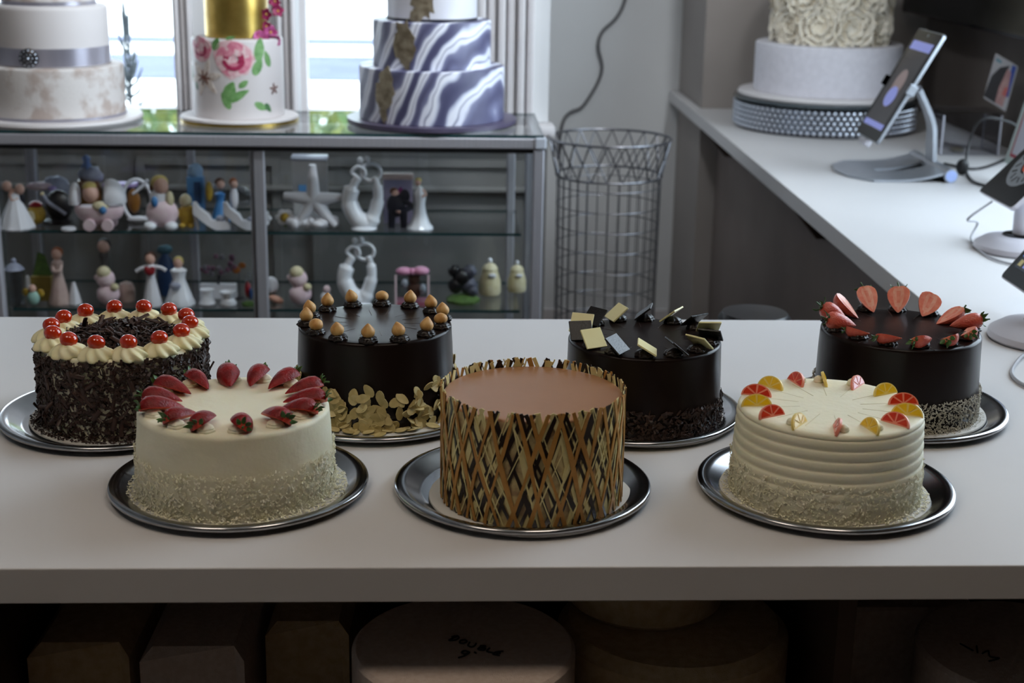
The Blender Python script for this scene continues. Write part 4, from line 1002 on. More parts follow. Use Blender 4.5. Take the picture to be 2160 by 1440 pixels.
flat(tB, 'logo_centre', oval(.026, .026, 0, (0, lB * .52), 28), mat('orange logo', (.66, .25, .16), rough=.15, emit=(.66, .25, .16, .3)))
cu = MB()
for i in range(15):   # small dark letter strokes round the ring
    a = pi * .55 + pi * 1.6 * i / 14; cu.add(box(.0035, .015, .0004), 0, T(.046 * cos(a), lB * .52 + .046 * sin(a), .0013) @ RZ(a - pi / 2 + (.5 if i % 2 else -.3)))
cu.build('logo_lettering', M_BLK, tB, smooth=0)
tC, mC, lC = pedestal('tablet_pedestal', 'white round pedestal stand nearest the dark strawberry cake', (2206, 716), 2.17, .175, (2152, 612), (2310, 440), 'black tablet with a bright blue screen nearest the dark strawberry cake', 0)
flat(tC, 'screen_picture', rect(-.072, .072, .026, lC - .026), mat('blue screen', (.30, .45, .75), rough=.12, emit=(.45, .62, .95, .7)))
flat(tC, 'screen_caption', rect(-.072, .072, .026, .046), mat('dark caption', (.10, .12, .16), rough=.2), .0012)
for i in range(6): flat(tC, 'caption_letter', rect(-.066 + i * .02, -.054 + i * .02, .030, .041), mat('caption letters', (.75, .70, .45), rough=.3, emit=(.7, .66, .45, .3)) if i % 2 == 0 else SBL, .0014)
# cables
M_WCAB = mat('white cable', (.66, .66, .68), rough=.4)
def cable(nm, lab, pts, r, m): 
    b = MB(); b.add(tube(spline(pts, 8), r, 8)); tag(b.build(nm, m), lab, 'cable')
cb = mB @ Vector((-.01, -.004, -.004))
cable('charging_cable', 'white charging cable looping from the tablet with the orange logo', [cb, cb + Vector((-.05, -.02, -.03)), at_z(2062, 470, ZT + .03), at_z(2048, 505, ZT + .004), at_z(2075, 535, ZT + .003), at_z(2118, 553, ZT + .003), at_z(2165, 560, ZT + .003), at_z(2215, 560, ZT + .003)], .0022, M_WCAB)
cable('charging_cable', 'white cable curling on the worktop below the nearest pedestal', [at_z(2178, 735, ZT + .008), at_z(2150, 757, ZT + .004), at_z(2134, 785, ZT + .003), at_z(2150, 806, ZT + .003), at_z(2185, 822, ZT + .003)], .0026, M_WCAB)
M_BCAB = mat('black cable', (.07, .07, .08), rough=.4)
k0 = at_z(2035, 352, ZT + .005)
cable('power_cable', 'black power cable looping behind the silver tablet stand', [at_z(1992, 345, ZT + .004), at_z(2015, 350, ZT + .004), at_z(2045, 356, ZT + .004), at_z(2080, 352, ZT + .004), at_z(2120, 336, ZT + .004), at_z(2150, 322, ZT + .004)], .0035, M_BCAB)
cable('power_cable', 'black cable rising in a tall loop in front of the clear acrylic box', [at_y(2150, 268, 3.55), at_y(2125, 256, 3.55), at_y(2085, 248, 3.55), at_y(2060, 262, 3.55), at_y(2045, 300, 3.55), at_y(2037, 345, 3.52), at_z(2040, 368, ZT + .004), at_z(2055, 384, ZT + .004), at_z(2080, 392, ZT + .004)], .0032, M_BCAB)
b = MB(); b.add(ell(.016, .012, .020, 14, 8, tuple(at_z(2030, 352, ZT + .0195)))); tag(b.build('cable_tie', M_BCAB), 'small black cable tie bunching the power cable', 'cable tie')
# acrylic box with a card behind, framed sign, screen
M_ACR = glass('clear acrylic', (.80, .80, .82), 1.2)
pa = at_z(2008, 328); ax_, ay_ = pa.x - .03, pa.y
bx = empty('acrylic_box', (0, 0, 0), 'clear acrylic box on the side worktop behind the silver stand', 'box')
for q in (box2(ax_, ax_ + .15, ay_, ay_ + .004, ZT + .001, ZT + .105), box2(ax_, ax_ + .15, ay_ + .12, ay_ + .124, ZT + .001, ZT + .105), box2(ax_, ax_ + .004, ay_ + .005, ay_ + .119, ZT + .001, ZT + .105), box2(ax_ + .146, ax_ + .15, ay_ + .005, ay_ + .119, ZT + .001, ZT + .105)):
    MB().add(q).build('side_panel', M_ACR, bx, smooth=0)
MB().add(box2(ax_ - .004, ax_ + .154, ay_ - .004, ay_ + .128, ZT + .106, ZT + .110)).build('lid', M_ACR, bx, smooth=0)
for q in ((ax_, ay_), (ax_ + .15, ay_), (ax_, ay_ + .122), (ax_ + .15, ay_ + .122)): MB().add(box(.004, .004, .10, (q[0], q[1], ZT + .053))).build('edge', mat('acrylic edge', (.70, .70, .74), rough=.3), bx, smooth=0)
b = MB(); b.add(bevbox(.03, .04, .012, .004, 1, (ax_ + .06, ay_ + .06, ZT + .0075))); tag(b.build('paper_label', mat('dull gold label', (.38, .33, .20), rough=.6)), 'small dull gold label lying inside the acrylic box', 'label')
fc = empty('picture_card', (0, 0, 0), 'tilted card printed with blue and flesh tones above the acrylic box', 'card')
c0, c1_, c2_ = at_y(2074, 206, ay_ + .06), at_y(2120, 235, ay_ - .02), at_y(2100, 112, ay_ + .08)
ax1 = (c1_ - c0); ax2 = (c2_ - c0); nz_ = ax1.cross(ax2).normalized(); mcard = Matrix((ax1.normalized(), nz_.cross(ax1.normalized()), nz_)).transposed().to_4x4(); mcard.translation = c0
fc.matrix_world = mcard; cw, ch = ax1.length, ax2.length
sh = ax2.dot(ax1.normalized())
def card(nm, pts, m, z): MB().add(prism(pts, .0006, z)).build(nm, m, fc, smooth=0)
chh = sqrt(max(1e-6, ch * ch - sh * sh))
def cp(u, v_): return (u * cw + v_ * sh, v_ * chh)
MB().add(prism([cp(0, 0), cp(1, 0), cp(1, 1), cp(0, 1)], .002, -.002)).build('card', mat('card white', (.62, .61, .62), rough=.5), fc, smooth=0)
card('print', [cp(0, .04), cp(.55, .04), cp(.62, .60), cp(.70, .92), cp(.35, .78), cp(.10, .52)], mat('print black', (.13, .12, .13), rough=.5), .0002)
card('print', [cp(.80, .30), cp(.97, .30), cp(.97, .97), cp(.80, .97)], mat('print blue', (.16, .26, .55), rough=.5), .0003)
card('print', [cp(.52, .05), cp(.85, .05), cp(.90, .45), cp(.84, .80), cp(.66, .84), cp(.52, .40)], mat('print flesh', (.66, .52, .50), (.58, .42, .42), rough=.5, scale=60), .0005)
card('print', [cp(.70, .28), cp(.88, .28), cp(.88, .48), cp(.74, .46)], mat('print coral', (.68, .34, .32), rough=.5), .0008)
card('print', [cp(.10, .86), cp(.34, .86), cp(.34, .92), cp(.10, .92)], mat('print teal', (.34, .50, .55), rough=.5), .0004)
p0, p1_, p2_ = at_y(2118, 342, 3.42), at_y(2195, 112, 3.42), at_y(2162, 388, 3.28)
up_ = (p1_ - p0); ac_ = Vector((0, -1, 0)); nn = ac_.cross(up_).normalized(); msg = Matrix((ac_, nn.cross(ac_), nn)).transposed().to_4x4(); msg.translation = p0
fs = empty('sign_holder', (0, 0, 0), 'leaning white framed sign with a red border behind the orange logo tablet', 'sign'); fs.matrix_world = msg; lu = up_.length
MB().add(box2(0, .15, 0, lu, -.008, 0)).build('frame', mat('pale green acrylic', (.74, .80, .78), rough=.3), fs, smooth=0)
MB().add(box2(.020, .135, .018, lu - .02, .0002, .0008)).build('border', mat('red border', (.66, .16, .24), rough=.5), fs, smooth=0)
MB().add(box2(.030, .128, .026, lu - .028, .001, .0016)).build('sheet', mat('white sheet', (.80, .80, .84), rough=.6), fs, smooth=0)
tv = empty('wall_screen', (0, 0, 0), 'black wall screen hanging low on the taupe wall at the top corner', 'screen')
MB().add(bevbox(.035, 1.25, .70, .006, 2, (1.425, 4.03, 1.555))).build('housing', M_BLK, tv, smooth=30)
MB().add(box2(1.405, 1.4065, 3.42, 4.64, 1.215, 1.89)).build('display', mat('switched off display', (.03, .03, .035), rough=.2), tv, smooth=0)
MB().add(box2(1.443, XR - .0005, 3.9, 4.2, 1.45, 1.65)).build('wall_bracket', M_TIN, tv, smooth=0)
# black stool behind the counter
stl = empty('stool', (at_z(1635, 670, .9).x + .02, 2.43, 0), 'black round stool just showing behind the counter edge', 'stool')
zs = at_y(1635, 656, 2.43).z
MB().add(lathe([(.001, zs - .05), (.055, zs - .05), (.060, zs - .04), (.062, zs - .012), (.055, zs - .002), (.001, zs)], 40)).build('seat', mat('black vinyl', (.08, .08, .10), rough=.35), stl)
MB().add(lathe([(.03, .03), (.03, zs - .05), (.001, zs - .049)], 20)).build('column', M_TIN, stl)
MB().add(lathe([(.001, 0.001), (.15, .001), (.15, .012), (.03, .03), (.001, .031)], 36)).build('foot', M_TIN, stl)
# ------------------------------------------------------------------ figurines on the glass shelves
POR = mat('white porcelain', (.91, .92, .95), rough=.15, coat=.3)
MAT_W = mat('matt white resin', (.87, .87, .90), rough=.55)
PNK = mat('pale pink resin', (.87, .76, .80), (.90, .82, .84), rough=.5, scale=60)
SKN = mat('doll skin', (.82, .66, .60), rough=.5)
HBR = mat('brown doll hair', (.34, .20, .13), rough=.6); HBL = mat('blond doll hair', (.78, .70, .42), rough=.6); HGI = mat('ginger doll hair', (.55, .30, .15), rough=.6)
YEL = mat('yellow resin', (.74, .62, .22), (.66, .52, .16), rough=.5, scale=80); CRM = mat('cream resin', (.80, .76, .60), (.86, .82, .70), rough=.5, scale=80)
BLU = mat('blue box card', (.18, .42, .66), (.36, .58, .78), rough=.5, scale=25); DKB = mat('deep blue', (.10, .24, .42), rough=.4)
BLKR = mat('black resin', (.06, .06, .08), (.10, .10, .12), rough=.4, scale=60); NVY = mat('navy cloth', (.07, .08, .15), rough=.6)
GRY = mat('grey stone resin', (.24, .25, .30), (.36, .37, .43), rough=.5, scale=50); MOS = mat('moss green', (.30, .42, .18), (.22, .32, .12), rough=.7, scale=120)
TUL = mat('silver tulle', (.52, .54, .62), (.66, .68, .76), rough=.5, scale=40); RED = mat('red heart', (.55, .10, .14), rough=.4)
TAN = mat('tan robe', (.70, .60, .58), (.76, .67, .64), rough=.6, scale=40); PCH = mat('peach petal', (.82, .62, .54), rough=.5); LIL = mat('lilac ribbon', (.66, .58, .80), rough=.35)
CLR = glass('clear crystal', (.86, .88, .90), 2.0)
GU, GL = 'ornaments on the upper glass shelf', 'ornaments on the lower glass shelf'
class Fig:
    def __init__(s, nm, lab, px, py, up=True, cat='figurine'):
        z = z1 if up else z2; p = at_z(px, py, z); p.z = z + .0004
        s.k = (p - EYE).dot(_f) / FPX; s.o = empty(nm, p, lab, cat, GU if up else GL)
    def add(s, nm, m, *shapes, smooth=45, T_=None):
        b = MB()
        for sh in shapes: b.add(sh, 0, SCL(s.k) if T_ is None else SCL(s.k) @ T_)
        return b.build(nm, m, s.o, smooth=smooth)
# shapes below are in picture pixels: x right, z up, y away
def gown(h, w_, top=.28, n=28, lobe=(9, .04, 0)):
    return lathe([(w_ * .5, 0), (w_ * .52, h * .04), (w_ * .42, h * .22), (w_ * .30, h * .48), (w_ * top * .72, h * .70), (w_ * top * .85, h * .84), (w_ * top, h * .93), (w_ * top * .45, h)], n, lobe)
def head(x, z, r, y=0): return ell(r, r, r * 1.15, 14, 10, (x, y, z))
def limb(pts, r): return tube(spline(pts, 5), r, 8)
def doll(nm, lab, px, py, up, h, w_, gm_, hm, hr, arms=None, armm=None):
    f = Fig(nm, lab, px, py, up); f.add('gown', gm_, gown(h - hr * 2, w_)); f.add('head', SKN, head(0, h - hr * 1.05, hr)); f.add('hair', hm, ell(hr * 1.12, hr * 1.1, hr * 1.1, 14, 10, (0, hr * .35, h - hr * .8)))
    for a in (arms or []): f.add('arm', armm or gm_, limb(a, hr * .38))
    return f
# upper shelf ------------------------------------------------------
f = Fig('bride_couple_figurine', 'white dancing couple with pink heads at the far left of the upper shelf', 36, 482)
f.add('gown', MAT_W, lathe([(36, 0), (38, 4), (30, 22), (20, 45), (12, 62), (10, 72), (4, 78)], 28, (11, .05, 0))); f.add('head', SKN, head(-14, 90, 10)); f.add('head', SKN, head(12, 84, 10)); f.add('torso', SKN, ell(9, 7, 15, 12, 8, (-4, 0, 70))); f.add('torso', NVY, ell(10, 8, 17, 12, 8, (10, 5, 62)))
f.add('arm', SKN, limb([(-8, -4, 74), (-2, -10, 62), (8, -6, 66)], 3))
f = Fig('toy_bee', 'round yellow ornament with a red cap between the couple and the black shoe', 78, 474)
f.add('body', YEL, ell(20, 18, 22, 18, 12, (0, 0, 22))); f.add('face', CRM, ell(11, 5, 12, 14, 8, (-7, -15, 21))); f.add('cap', RED, lathe([(14, 40), (15, 43), (9, 49), (2, 51)], 18))
f = Fig('shoe_ornament', 'black high-backed shoe ornament with a pale strap', 122, 470)
f.add('sole', BLKR, lathe([(30, 0), (31, 4), (24, 9), (3, 10)], 24)); f.add('upper', BLKR, ell(28, 20, 34, 18, 12, (4, 4, 36))); f.add('strap', TUL, limb([(-24, -14, 62), (-10, -20, 46), (8, -21, 34), (22, -18, 22)], 4)); f.add('button', CRM, ell(5, 4, 5, 10, 7, (-24, -15, 64)))
f = Fig('gift_bundle', 'bundle of silver and pink tulle behind the black shoe', 108, 452)
f.add('bag', TUL, ell(34, 16, 40, 18, 12, (12, 8, 40), lambda p: p * (1 + .18 * noise.noise(p * 3)))); f.add('bow', PNK, ell(30, 10, 9, 14, 8, (-18, 0, 60), lambda p: p * (1 + .3 * noise.noise(p * 4)))); f.add('frill', LIL, ell(10, 8, 6, 12, 8, (8, -8, 56)))
f = Fig('gift_pot', 'brown pot topped with blue tulle at the back of the upper shelf', 190, 450)
f.add('pot', mat('brown glaze', (.34, .20, .08), (.45, .30, .10), rough=.4, scale=50), lathe([(22, 0), (26, 20), (27, 45), (22, 70), (3, 71)], 24)); f.add('tulle', TUL, ell(26, 14, 18, 16, 10, (6, 0, 82), lambda p: p * (1 + .25 * noise.noise(p * 3)))); f.add('plume', mat('blue tulle', (.45, .56, .78), rough=.5), lathe([(7, 88), (10, 98), (5, 110), (8, 118), (2, 124)], 14, (5, .2, .4)))
f = Fig('baby_carriage', 'pale pink baby carriage figurine with a baby under a white hood', 212, 484)
f.add('body', PNK, ell(52, 22, 34, 24, 12, (0, 0, 44), lambda p: Vector((p.x, p.y, min(p.z, .18))))); f.add('hood', MAT_W, ell(32, 24, 46, 20, 12, (26, 2, 62), lambda p: Vector((max(p.x, -.35), p.y, max(p.z, -.1))))); f.add('canopy', MAT_W, ell(14, 20, 42, 16, 10, (-48, 2, 58), lambda p: Vector((min(p.x, .5), p.y, max(p.z, -.1)))))
f.add('baby_head', SKN, ell(17, 15, 19, 16, 10, (-14, -8, 78))); f.add('baby_hair', HBL, ell(15, 12, 11, 14, 8, (-16, -6, 92))); f.add('blanket', CRM, ell(18, 12, 11, 14, 8, (6, -14, 52))); f.add('mitten', BLU, ell(8, 6, 9, 12, 8, (12, -22, 46)))
for x in (-18, 20): f.add('wheel', PNK, lathe([(12, -4), (13, -2), (13, 2), (12, 4)], 22), T_=T(x, -20, 13) @ RX(radians(90)))
for x in (-18, 20): f.add('wheel', PNK, lathe([(12, -4), (13, -2), (13, 2), (12, 4)], 22), T_=T(x, 20, 13) @ RX(radians(90)))
f = Fig('heart_ornament', 'clear oval ring frame with an amber figure inside behind the pink carriage', 292, 468)
f.add('ring', MAT_W, tube([(30 * cos(a) , 0, 46 + 44 * sin(a)) for a in [2 * pi * i / 32 for i in range(32)]], 4, 8, True)); f.add('foot', MAT_W, ell(24, 14, 6, 14, 8, (0, 0, 6))); f.add('figure', mat('amber resin', (.50, .33, .12), rough=.4), ell(14, 6, 26, 12, 10, (-8, 3, 44))); f.add('scroll', MAT_W, limb([(-8, -2, 60), (6, -3, 70), (18, -3, 82), (24, -3, 90)], 3))
f = Fig('ribbon_box', 'dark box with a lilac ribbon lid at the back of the upper shelf', 258, 450); f.add('box', BLKR, box(64, 26, 56, (0, 0, 28))); f.add('lid', LIL, bevbox(70, 30, 9, 2, 1, (0, 0, 61)))
f = Fig('teddy_girl_figurine', 'seated pink girl figurine with blond curls and white shoes', 340, 484)
f.add('skirt', PNK, ell(34, 20, 32, 20, 12, (4, 0, 36))); f.add('bodice', MAT_W, ell(22, 15, 26, 16, 10, (0, 2, 64))); f.add('head', SKN, head(4, 92, 16)); f.add('hair', HBL, ell(19, 14, 17, 16, 10, (0, 6, 98))); f.add('hair', HBR, ell(8, 8, 12, 12, 8, (-14, 6, 88)))
f.add('sleeve', CRM, ell(9, 8, 18, 12, 8, (22, -6, 66))); f.add('toy', BLU, ell(7, 6, 12, 12, 8, (-8, -16, 62)))
for x in (-20, 24): f.add('shoe', POR, ell(14, 16, 10, 14, 8, (x, -12, 10)))
f = Fig('duckling_figurine', 'small yellow bear with a cream head beside the white shoe', 396, 480); f.add('body', YEL, ell(18, 14, 26, 16, 10, (0, 0, 26))); f.add('head', CRM, head(-2, 57, 13)); f.add('arm', YEL, limb([(-14, -4, 40), (-18, -10, 26)], 5)); f.add('arm', YEL, limb([(14, -4, 40), (18, -10, 26)], 5))
for x in (-9, 9): f.add('foot', YEL, ell(8, 9, 6, 12, 8, (x, -10, 6)))
f = Fig('candle_box', 'bright blue box with white tissue standing behind the yellow bear', 416, 462, cat='box'); f.add('box', BLU, box(34, 22, 90, (0, 0, 45))); f.add('panel', DKB, box(14, 1, 46, (5, -11.6, 58))); f.add('tissue', mat('pale blue tissue', (.55, .68, .82), rough=.6), ell(16, 10, 18, 14, 8, (0, 0, 100), lambda p: p * (1 + .35 * noise.noise(p * 4))))
f = Fig('couple_figurine', 'yellow and blue couple with brown hair behind the white shoe', 466, 466); f.add('gown', BLU, gown(62, 40)); f.add('torso', YEL, ell(8, 7, 22, 12, 8, (-22, 0, 62))); f.add('head', SKN, head(2, 78, 9)); f.add('hair', HBR, ell(11, 9, 10, 12, 8, (0, 3, 82))); f.add('hair', HGI, ell(9, 8, 10, 12, 8, (28, 3, 82))); f.add('head', SKN, head(30, 78, 8)); f.add('torso', MAT_W, ell(9, 7, 26, 12, 8, (29, 2, 48)))
def heel(f, m):
    v = []; fc = []; st = []
    for i in range(13):
        t = i / 12; x = -38 + 76 * t; top = 14 + 44 * (1 - t) ** 1.6 if t > .1 else 58; base_z = 34 * (max(0, 1 - t * 1.55)) ** 1.3 + 1; wd = 9 + 5 * sin(pi * min(1, t * 1.05)); top = max(base_z + 6, top if t < .45 else 12 + 8 * sin(pi * (t - .1)))
        if t > .93: wd *= .5; top *= .7
        st.append((x, wd, base_z, top))
    for x, wd, zb_, zt_ in st: v += [(x, -wd, zb_), (x, wd, zb_), (x, wd * .8, zt_), (x, -wd * .8, zt_)]
    for i in range(12):
        for j in range(4): fc.append((i * 4 + j, i * 4 + (j + 1) % 4, i * 4 + 4 + (j + 1) % 4, i * 4 + 4 + j))
    fc += [(3, 2, 1, 0), tuple(48 + j for j in range(4))]
    f.add('upper', m, (v, fc), smooth=60); f.add('heel', m, tube([(-34, 0, 34), (-32, 0, 16), (-30, 0, 0)], [6, 3.5, 3], 10)); return f
f = heel(Fig('shoe_ornament', 'pale high-heeled shoe ornament beside the small yellow bear', 448, 484), MAT_W); f.add('crystal', CLR, ell(4, 3, 4, 8, 6, (12, -10, 22))); f.add('bow', TUL, ell(9, 8, 7, 12, 8, (18, -2, 24)))
f = heel(Fig('shoe_ornament', 'pale high-heeled shoe ornament next to the cabinet door stile', 512, 484), MAT_W); f.add('bow', TUL, ell(8, 8, 6, 12, 8, (18, -2, 22)))
f = Fig('oval_dish', 'tilted clear glass oval dish resting behind the pair of pale shoes', 492, 462, cat='dish'); f.add('bowl', CLR, tube([(38 * cos(a), 0, 52 + 20 * sin(a) - 8 * cos(a)) for a in [2 * pi * i / 28 for i in range(28)]], 5, 8, True)); f.add('pedestal', CLR, lathe([(16, 0), (16, 3), (5, 8), (4, 30), (12, 36), (2, 38)], 18)); f.add('bead_cluster', TUL, ell(16, 8, 12, 12, 8, (-8, -6, 20), lambda p: p * (1 + .3 * noise.noise(p * 5))))
def daisy(f, r):
    for i in range(6):
        a = 2 * pi * i / 6; f.add('petal', POR, ell(r * .55, 3, r * .42, 12, 8, (cos(a) * r * .62, 0, r + 4 + sin(a) * r * .62)))
    f.add('centre', YEL, ell(r * .55, 6, r * .55, 14, 8, (0, -3, r + 4))); f.add('stem', MOS, tube([(0, 3, 0), (0, 3, r)], 3, 8))
daisy(Fig('daisy_ornament', 'white and yellow daisy ornament half hidden by the door stile', 553, 482, cat='flower'), 18); daisy(Fig('daisy_ornament', 'white and yellow daisy ornament beside the starfish', 602, 480, cat='flower'), 18)
f = Fig('starfish_ornament', 'white starfish standing on a heap of white shells', 662, 482)
for ang, l in ((90, 74), (6, 60), (-52, 74), (-122, 56), (172, 62)):
    a = radians(ang); f.add('starfish_arm', MAT_W, tube([(0, 0, 62), (cos(a) * l * .5, -3, 62 + sin(a) * l * .5), (cos(a) * l, -4, max(7, 62 + sin(a) * l))], [16, 12.5, 7.5], 10))
f.add('starfish_core', MAT_W, ell(17, 9, 17, 14, 8, (0, -3, 62)))
random.seed(3)
for i in range(12): f.add('shell', MAT_W, ell(U(10, 15), U(9, 13), U(8, 13), 12, 8, (-48 + i * 8.2, U(-12, 10), U(9, 17)), lambda p: p * (1 + .2 * noise.noise(p * 3))))
f = Fig('tall_box', 'tall grey and white gift box with a blue panel behind the starfish', 656, 464, cat='box'); f.add('box', mat('grey card', (.50, .50, .51), (.56, .56, .57), rough=.5, scale=10), box(72, 28, 128, (0, 0, 64))); f.add('panel', BLU, box(18, 1, 22, (-14, -14.6, 66))); f.add('base_panel', mat('white card b', (.70, .71, .72), rough=.5), box(66, 1, 50, (0, -14.6, 26))); f.add('lid', mat('white gloss card', (.76, .80, .88), rough=.3), bevbox(76, 32, 9, 2, 1, (0, 0, 133)))
def lovers(f, h=148, sc=1.0):
    q = sc
    f.add('figure', POR, tube(spline([(6 * q, 0, 10), (-16 * q, 0, 26), (-30 * q, 0, 60 * q), (-22 * q, 0, 92 * q), (-10 * q, 0, 112 * q)], 6), [20 * q] * 6 + [19 * q] * 6 + [17 * q] * 6 + [9 * q] * 6 + [5 * q], 16), smooth=70)
    f.add('figure', POR, tube(spline([(8 * q, 0, 10), (20 * q, 0, 30), (30 * q, 0, 66 * q), (28 * q, 0, 96 * q), (22 * q, 0, 112 * q)], 6), [18 * q] * 6 + [14 * q] * 6 + [11 * q] * 6 + [7 * q] * 6 + [4 * q], 16), smooth=70)
    f.add('base', POR, lathe([(26, 0), (28, 3), (22, 9), (3, 10)], 24)); f.add('arms', POR, tube([(16 * q + 20 * q * cos(a), 0, 122 * q + 18 * q * sin(a)) for a in [2 * pi * i / 28 for i in range(28)]], 4.2 * q, 8, True)); f.add('arms', POR, tube(spline([(-12 * q, 0, 110 * q), (-24 * q, -3, 122 * q), (-12 * q, -5, 134 * q), (2 * q, -5, 128 * q), (4 * q, -5, 116 * q)], 5), 4 * q, 8))
    for x, z in ((-6, 146), (8, 148)): f.add('head', POR, head(x * q, z * q, 7 * q))
lovers(Fig('couple_sculpture', 'tall white porcelain couple embracing, on the upper shelf', 768, 484))
lovers(Fig('couple_sculpture', 'tall white porcelain couple with ring arms, on the lower shelf', 756, 644, False), sc=.95)
f = Fig('window_gift_box', 'window gift box printed pink and purple behind the dark groom', 840, 468, cat='box'); f.add('box', mat('lilac card', (.52, .50, .60), (.66, .60, .68), rough=.5, scale=14), box(60, 26, 92, (0, 0, 46))); f.add('print', mat('magenta print', (.52, .16, .40), (.32, .14, .40), rough=.5, scale=20), prism([(-14, 46), (24, 38), (14, 66), (6, 78), (-4, 64)], 1), T_=T(0, -13.2, 0) @ RX(radians(90))); f.add('lid', TAN, bevbox(64, 30, 11, 2, 1, (0, 0, 97)))
f = Fig('groom_figurine', 'dark suited groom figurine carrying someone beside the white bride', 840, 480)
for x, y in ((-14, 0), (12, 0)): f.add('leg', NVY, tube([(x, y, 0), (x * .9, y, 34)], [7, 9], 10))
f.add('jacket', NVY, ell(20, 13, 26, 16, 10, (-4, 0, 48))); f.add('sleeve', NVY, limb([(10, -4, 60), (28, -8, 48), (14, -14, 40), (-2, -16, 38)], 6)); f.add('bundle', NVY, ell(11, 10, 16, 12, 8, (14, 0, 66))); f.add('head', SKN, head(-6, 72, 8)); f.add('hair', HBR, ell(9, 8, 8, 12, 8, (-9, 3, 77))); f.add('hand', SKN, ell(6, 4, 4, 10, 6, (2, -18, 38)))
f = Fig('bride_figurine', 'slender white bride figurine with a flared train', 886, 482); f.add('gown', POR, lathe([(26, 0), (27, 3), (20, 12), (13, 32), (10, 52), (12, 66), (13, 74), (8, 84), (3, 90)], 26, (8, .05, 0))); f.add('head', SKN, head(-4, 98, 6)); f.add('hair', HBL, ell(7, 6, 6, 12, 8, (-3, 2, 102))); f.add('arm', SKN, limb([(6, -4, 84), (12, -8, 74), (4, -10, 70)], 3)); f.add('base', POR, lathe([(28, 0), (28, 2), (20, 4), (2, 5)], 22))
f = Fig('soap_disc', 'small flat white disc lying at the front of the upper shelf', 145, 486); f.add('disc', MAT_W, lathe([(14, 0), (16, 2), (15, 6), (3, 7)], 20))
# lower shelf ------------------------------------------------------
f = Fig('glass_goblet', 'clear crystal goblet with a silver lid at the left of the lower shelf', 36, 644, False, 'glass'); f.add('bowl', CLR, lathe([(20, 2), (21, 30), (22, 60), (20, 78), (18, 60), (17, 8), (2, 6)], 22)); f.add('lid', TUL, lathe([(21, 78), (14, 86), (5, 92), (6, 98), (2, 102)], 20))
f = Fig('yellow_gift_box', 'mustard yellow gift box behind the small teal baby', 92, 632, False, 'box'); f.add('box', mat('mustard card', (.52, .45, .20), (.60, .52, .26), rough=.5, scale=20), box(42, 24, 52, (0, 0, 26))); f.add('flap', MOS, prism([(-20, 0), (20, 0), (8, 44), (-6, 50)], 1.5, 0), T_=T(0, 4, 52) @ RX(radians(90)))
f = Fig('baby_figurine', 'tiny baby figurine in mint clothes with yellow wings', 72, 644, False); f.add('body', mat('mint resin', (.62, .78, .74), rough=.5), ell(13, 10, 16, 14, 10, (0, 0, 16))); f.add('head', SKN, head(-1, 36, 8)); f.add('wing', YEL, ell(8, 3, 9, 10, 7, (-16, 2, 28))); f.add('wing', YEL, ell(8, 3, 9, 10, 7, (15, 2, 26)))
f = Fig('wrapped_favour', 'white wrapped favour leaning behind the tiny mint baby', 62, 634, False); f.add('wrap', MAT_W, ell(7, 5, 28, 12, 8, (0, 0, 28)))
doll('angel_figurine', 'tall angel figurine with ginger hair and a long tan robe', 127, 640, False, 118, 44, TAN, HGI, 11, [[(-9, -4, 84), (-6, -14, 74), (4, -14, 72)], [(9, -4, 84), (8, -14, 74), (0, -15, 72)]])
doll('dark_haired_figurine', 'dim figurine with dark hair and a grey robe at the back of the lower shelf', 224, 612, False, 108, 34, mat('grey robe', (.34, .32, .32), rough=.6), mat('black doll hair', (.10, .08, .08), rough=.6), 13)
f = Fig('napkin_cone', 'small white folded cone behind the shavings cake', 158, 640, False); f.add('cone', MAT_W, lathe([(14, 0), (10, 20), (3, 46)], 16, (5, .08, 0)))
def blocks(f):
    f.add('block', PNK, ell(24, 16, 22, 16, 10, (0, 0, 22), lambda p: p * (1 + .12 * noise.noise(p * 2)))); f.add('block', PNK, ell(20, 15, 20, 16, 10, (-4, 0, 56))); f.add('bear_head', CRM, ell(15, 12, 14, 14, 8, (-6, -4, 70))); f.add('bow', CRM, ell(9, 7, 8, 12, 8, (16, -10, 40))); f.add('ear', PNK, ell(6, 4, 7, 10, 7, (-22, 0, 58)))
blocks(Fig('teddy_blocks', 'pink teddy and blocks ornament behind the cherry cake', 230, 642, False)); blocks(Fig('teddy_blocks', 'pink teddy and blocks ornament with a cream hat behind the hazelnut cake', 634, 642, False))
f = Fig('trinket_box', 'dusty pink domed trinket box beside the pink teddy', 268, 634, False, 'box'); f.add('box', TAN, lathe([(17, 0), (18, 24), (17, 28), (13, 38), (3, 42)], 22))
f = doll('heart_angel_figurine', 'brown haired angel holding a red heart with outstretched pale wings', 322, 644, False, 112, 40, MAT_W, HBR, 11, [[(-8, 0, 84), (-20, -2, 80), (-30, -3, 74)], [(8, 0, 84), (22, -2, 82), (32, -3, 76)]]); f.add('heart', RED, ell(11, 6, 9, 14, 8, (0, -12, 76)), ell(6, 5, 6, 10, 7, (-6, -12, 81)), ell(6, 5, 6, 10, 7, (6, -12, 81)))
f = Fig('blue_bottle', 'dark blue bottle at the back of the lower shelf', 352, 622, False, 'bottle'); f.add('body', DKB, lathe([(16, 0), (18, 6), (18, 60), (14, 76), (8, 86), (7, 96), (2, 97)], 20)); f.add('tissue', mat('teal tissue', (.24, .40, .46), rough=.6), ell(16, 10, 10, 12, 8, (0, 0, 98), lambda p: p * (1 + .3 * noise.noise(p * 4))))
f = doll('bell_bride_figurine', 'blond figurine in a wide white bell gown with a grey bow', 380, 642, False, 100, 62, POR, HBL, 10); f.add('bow', TUL, ell(12, 5, 8, 12, 8, (-4, -24, 46)))
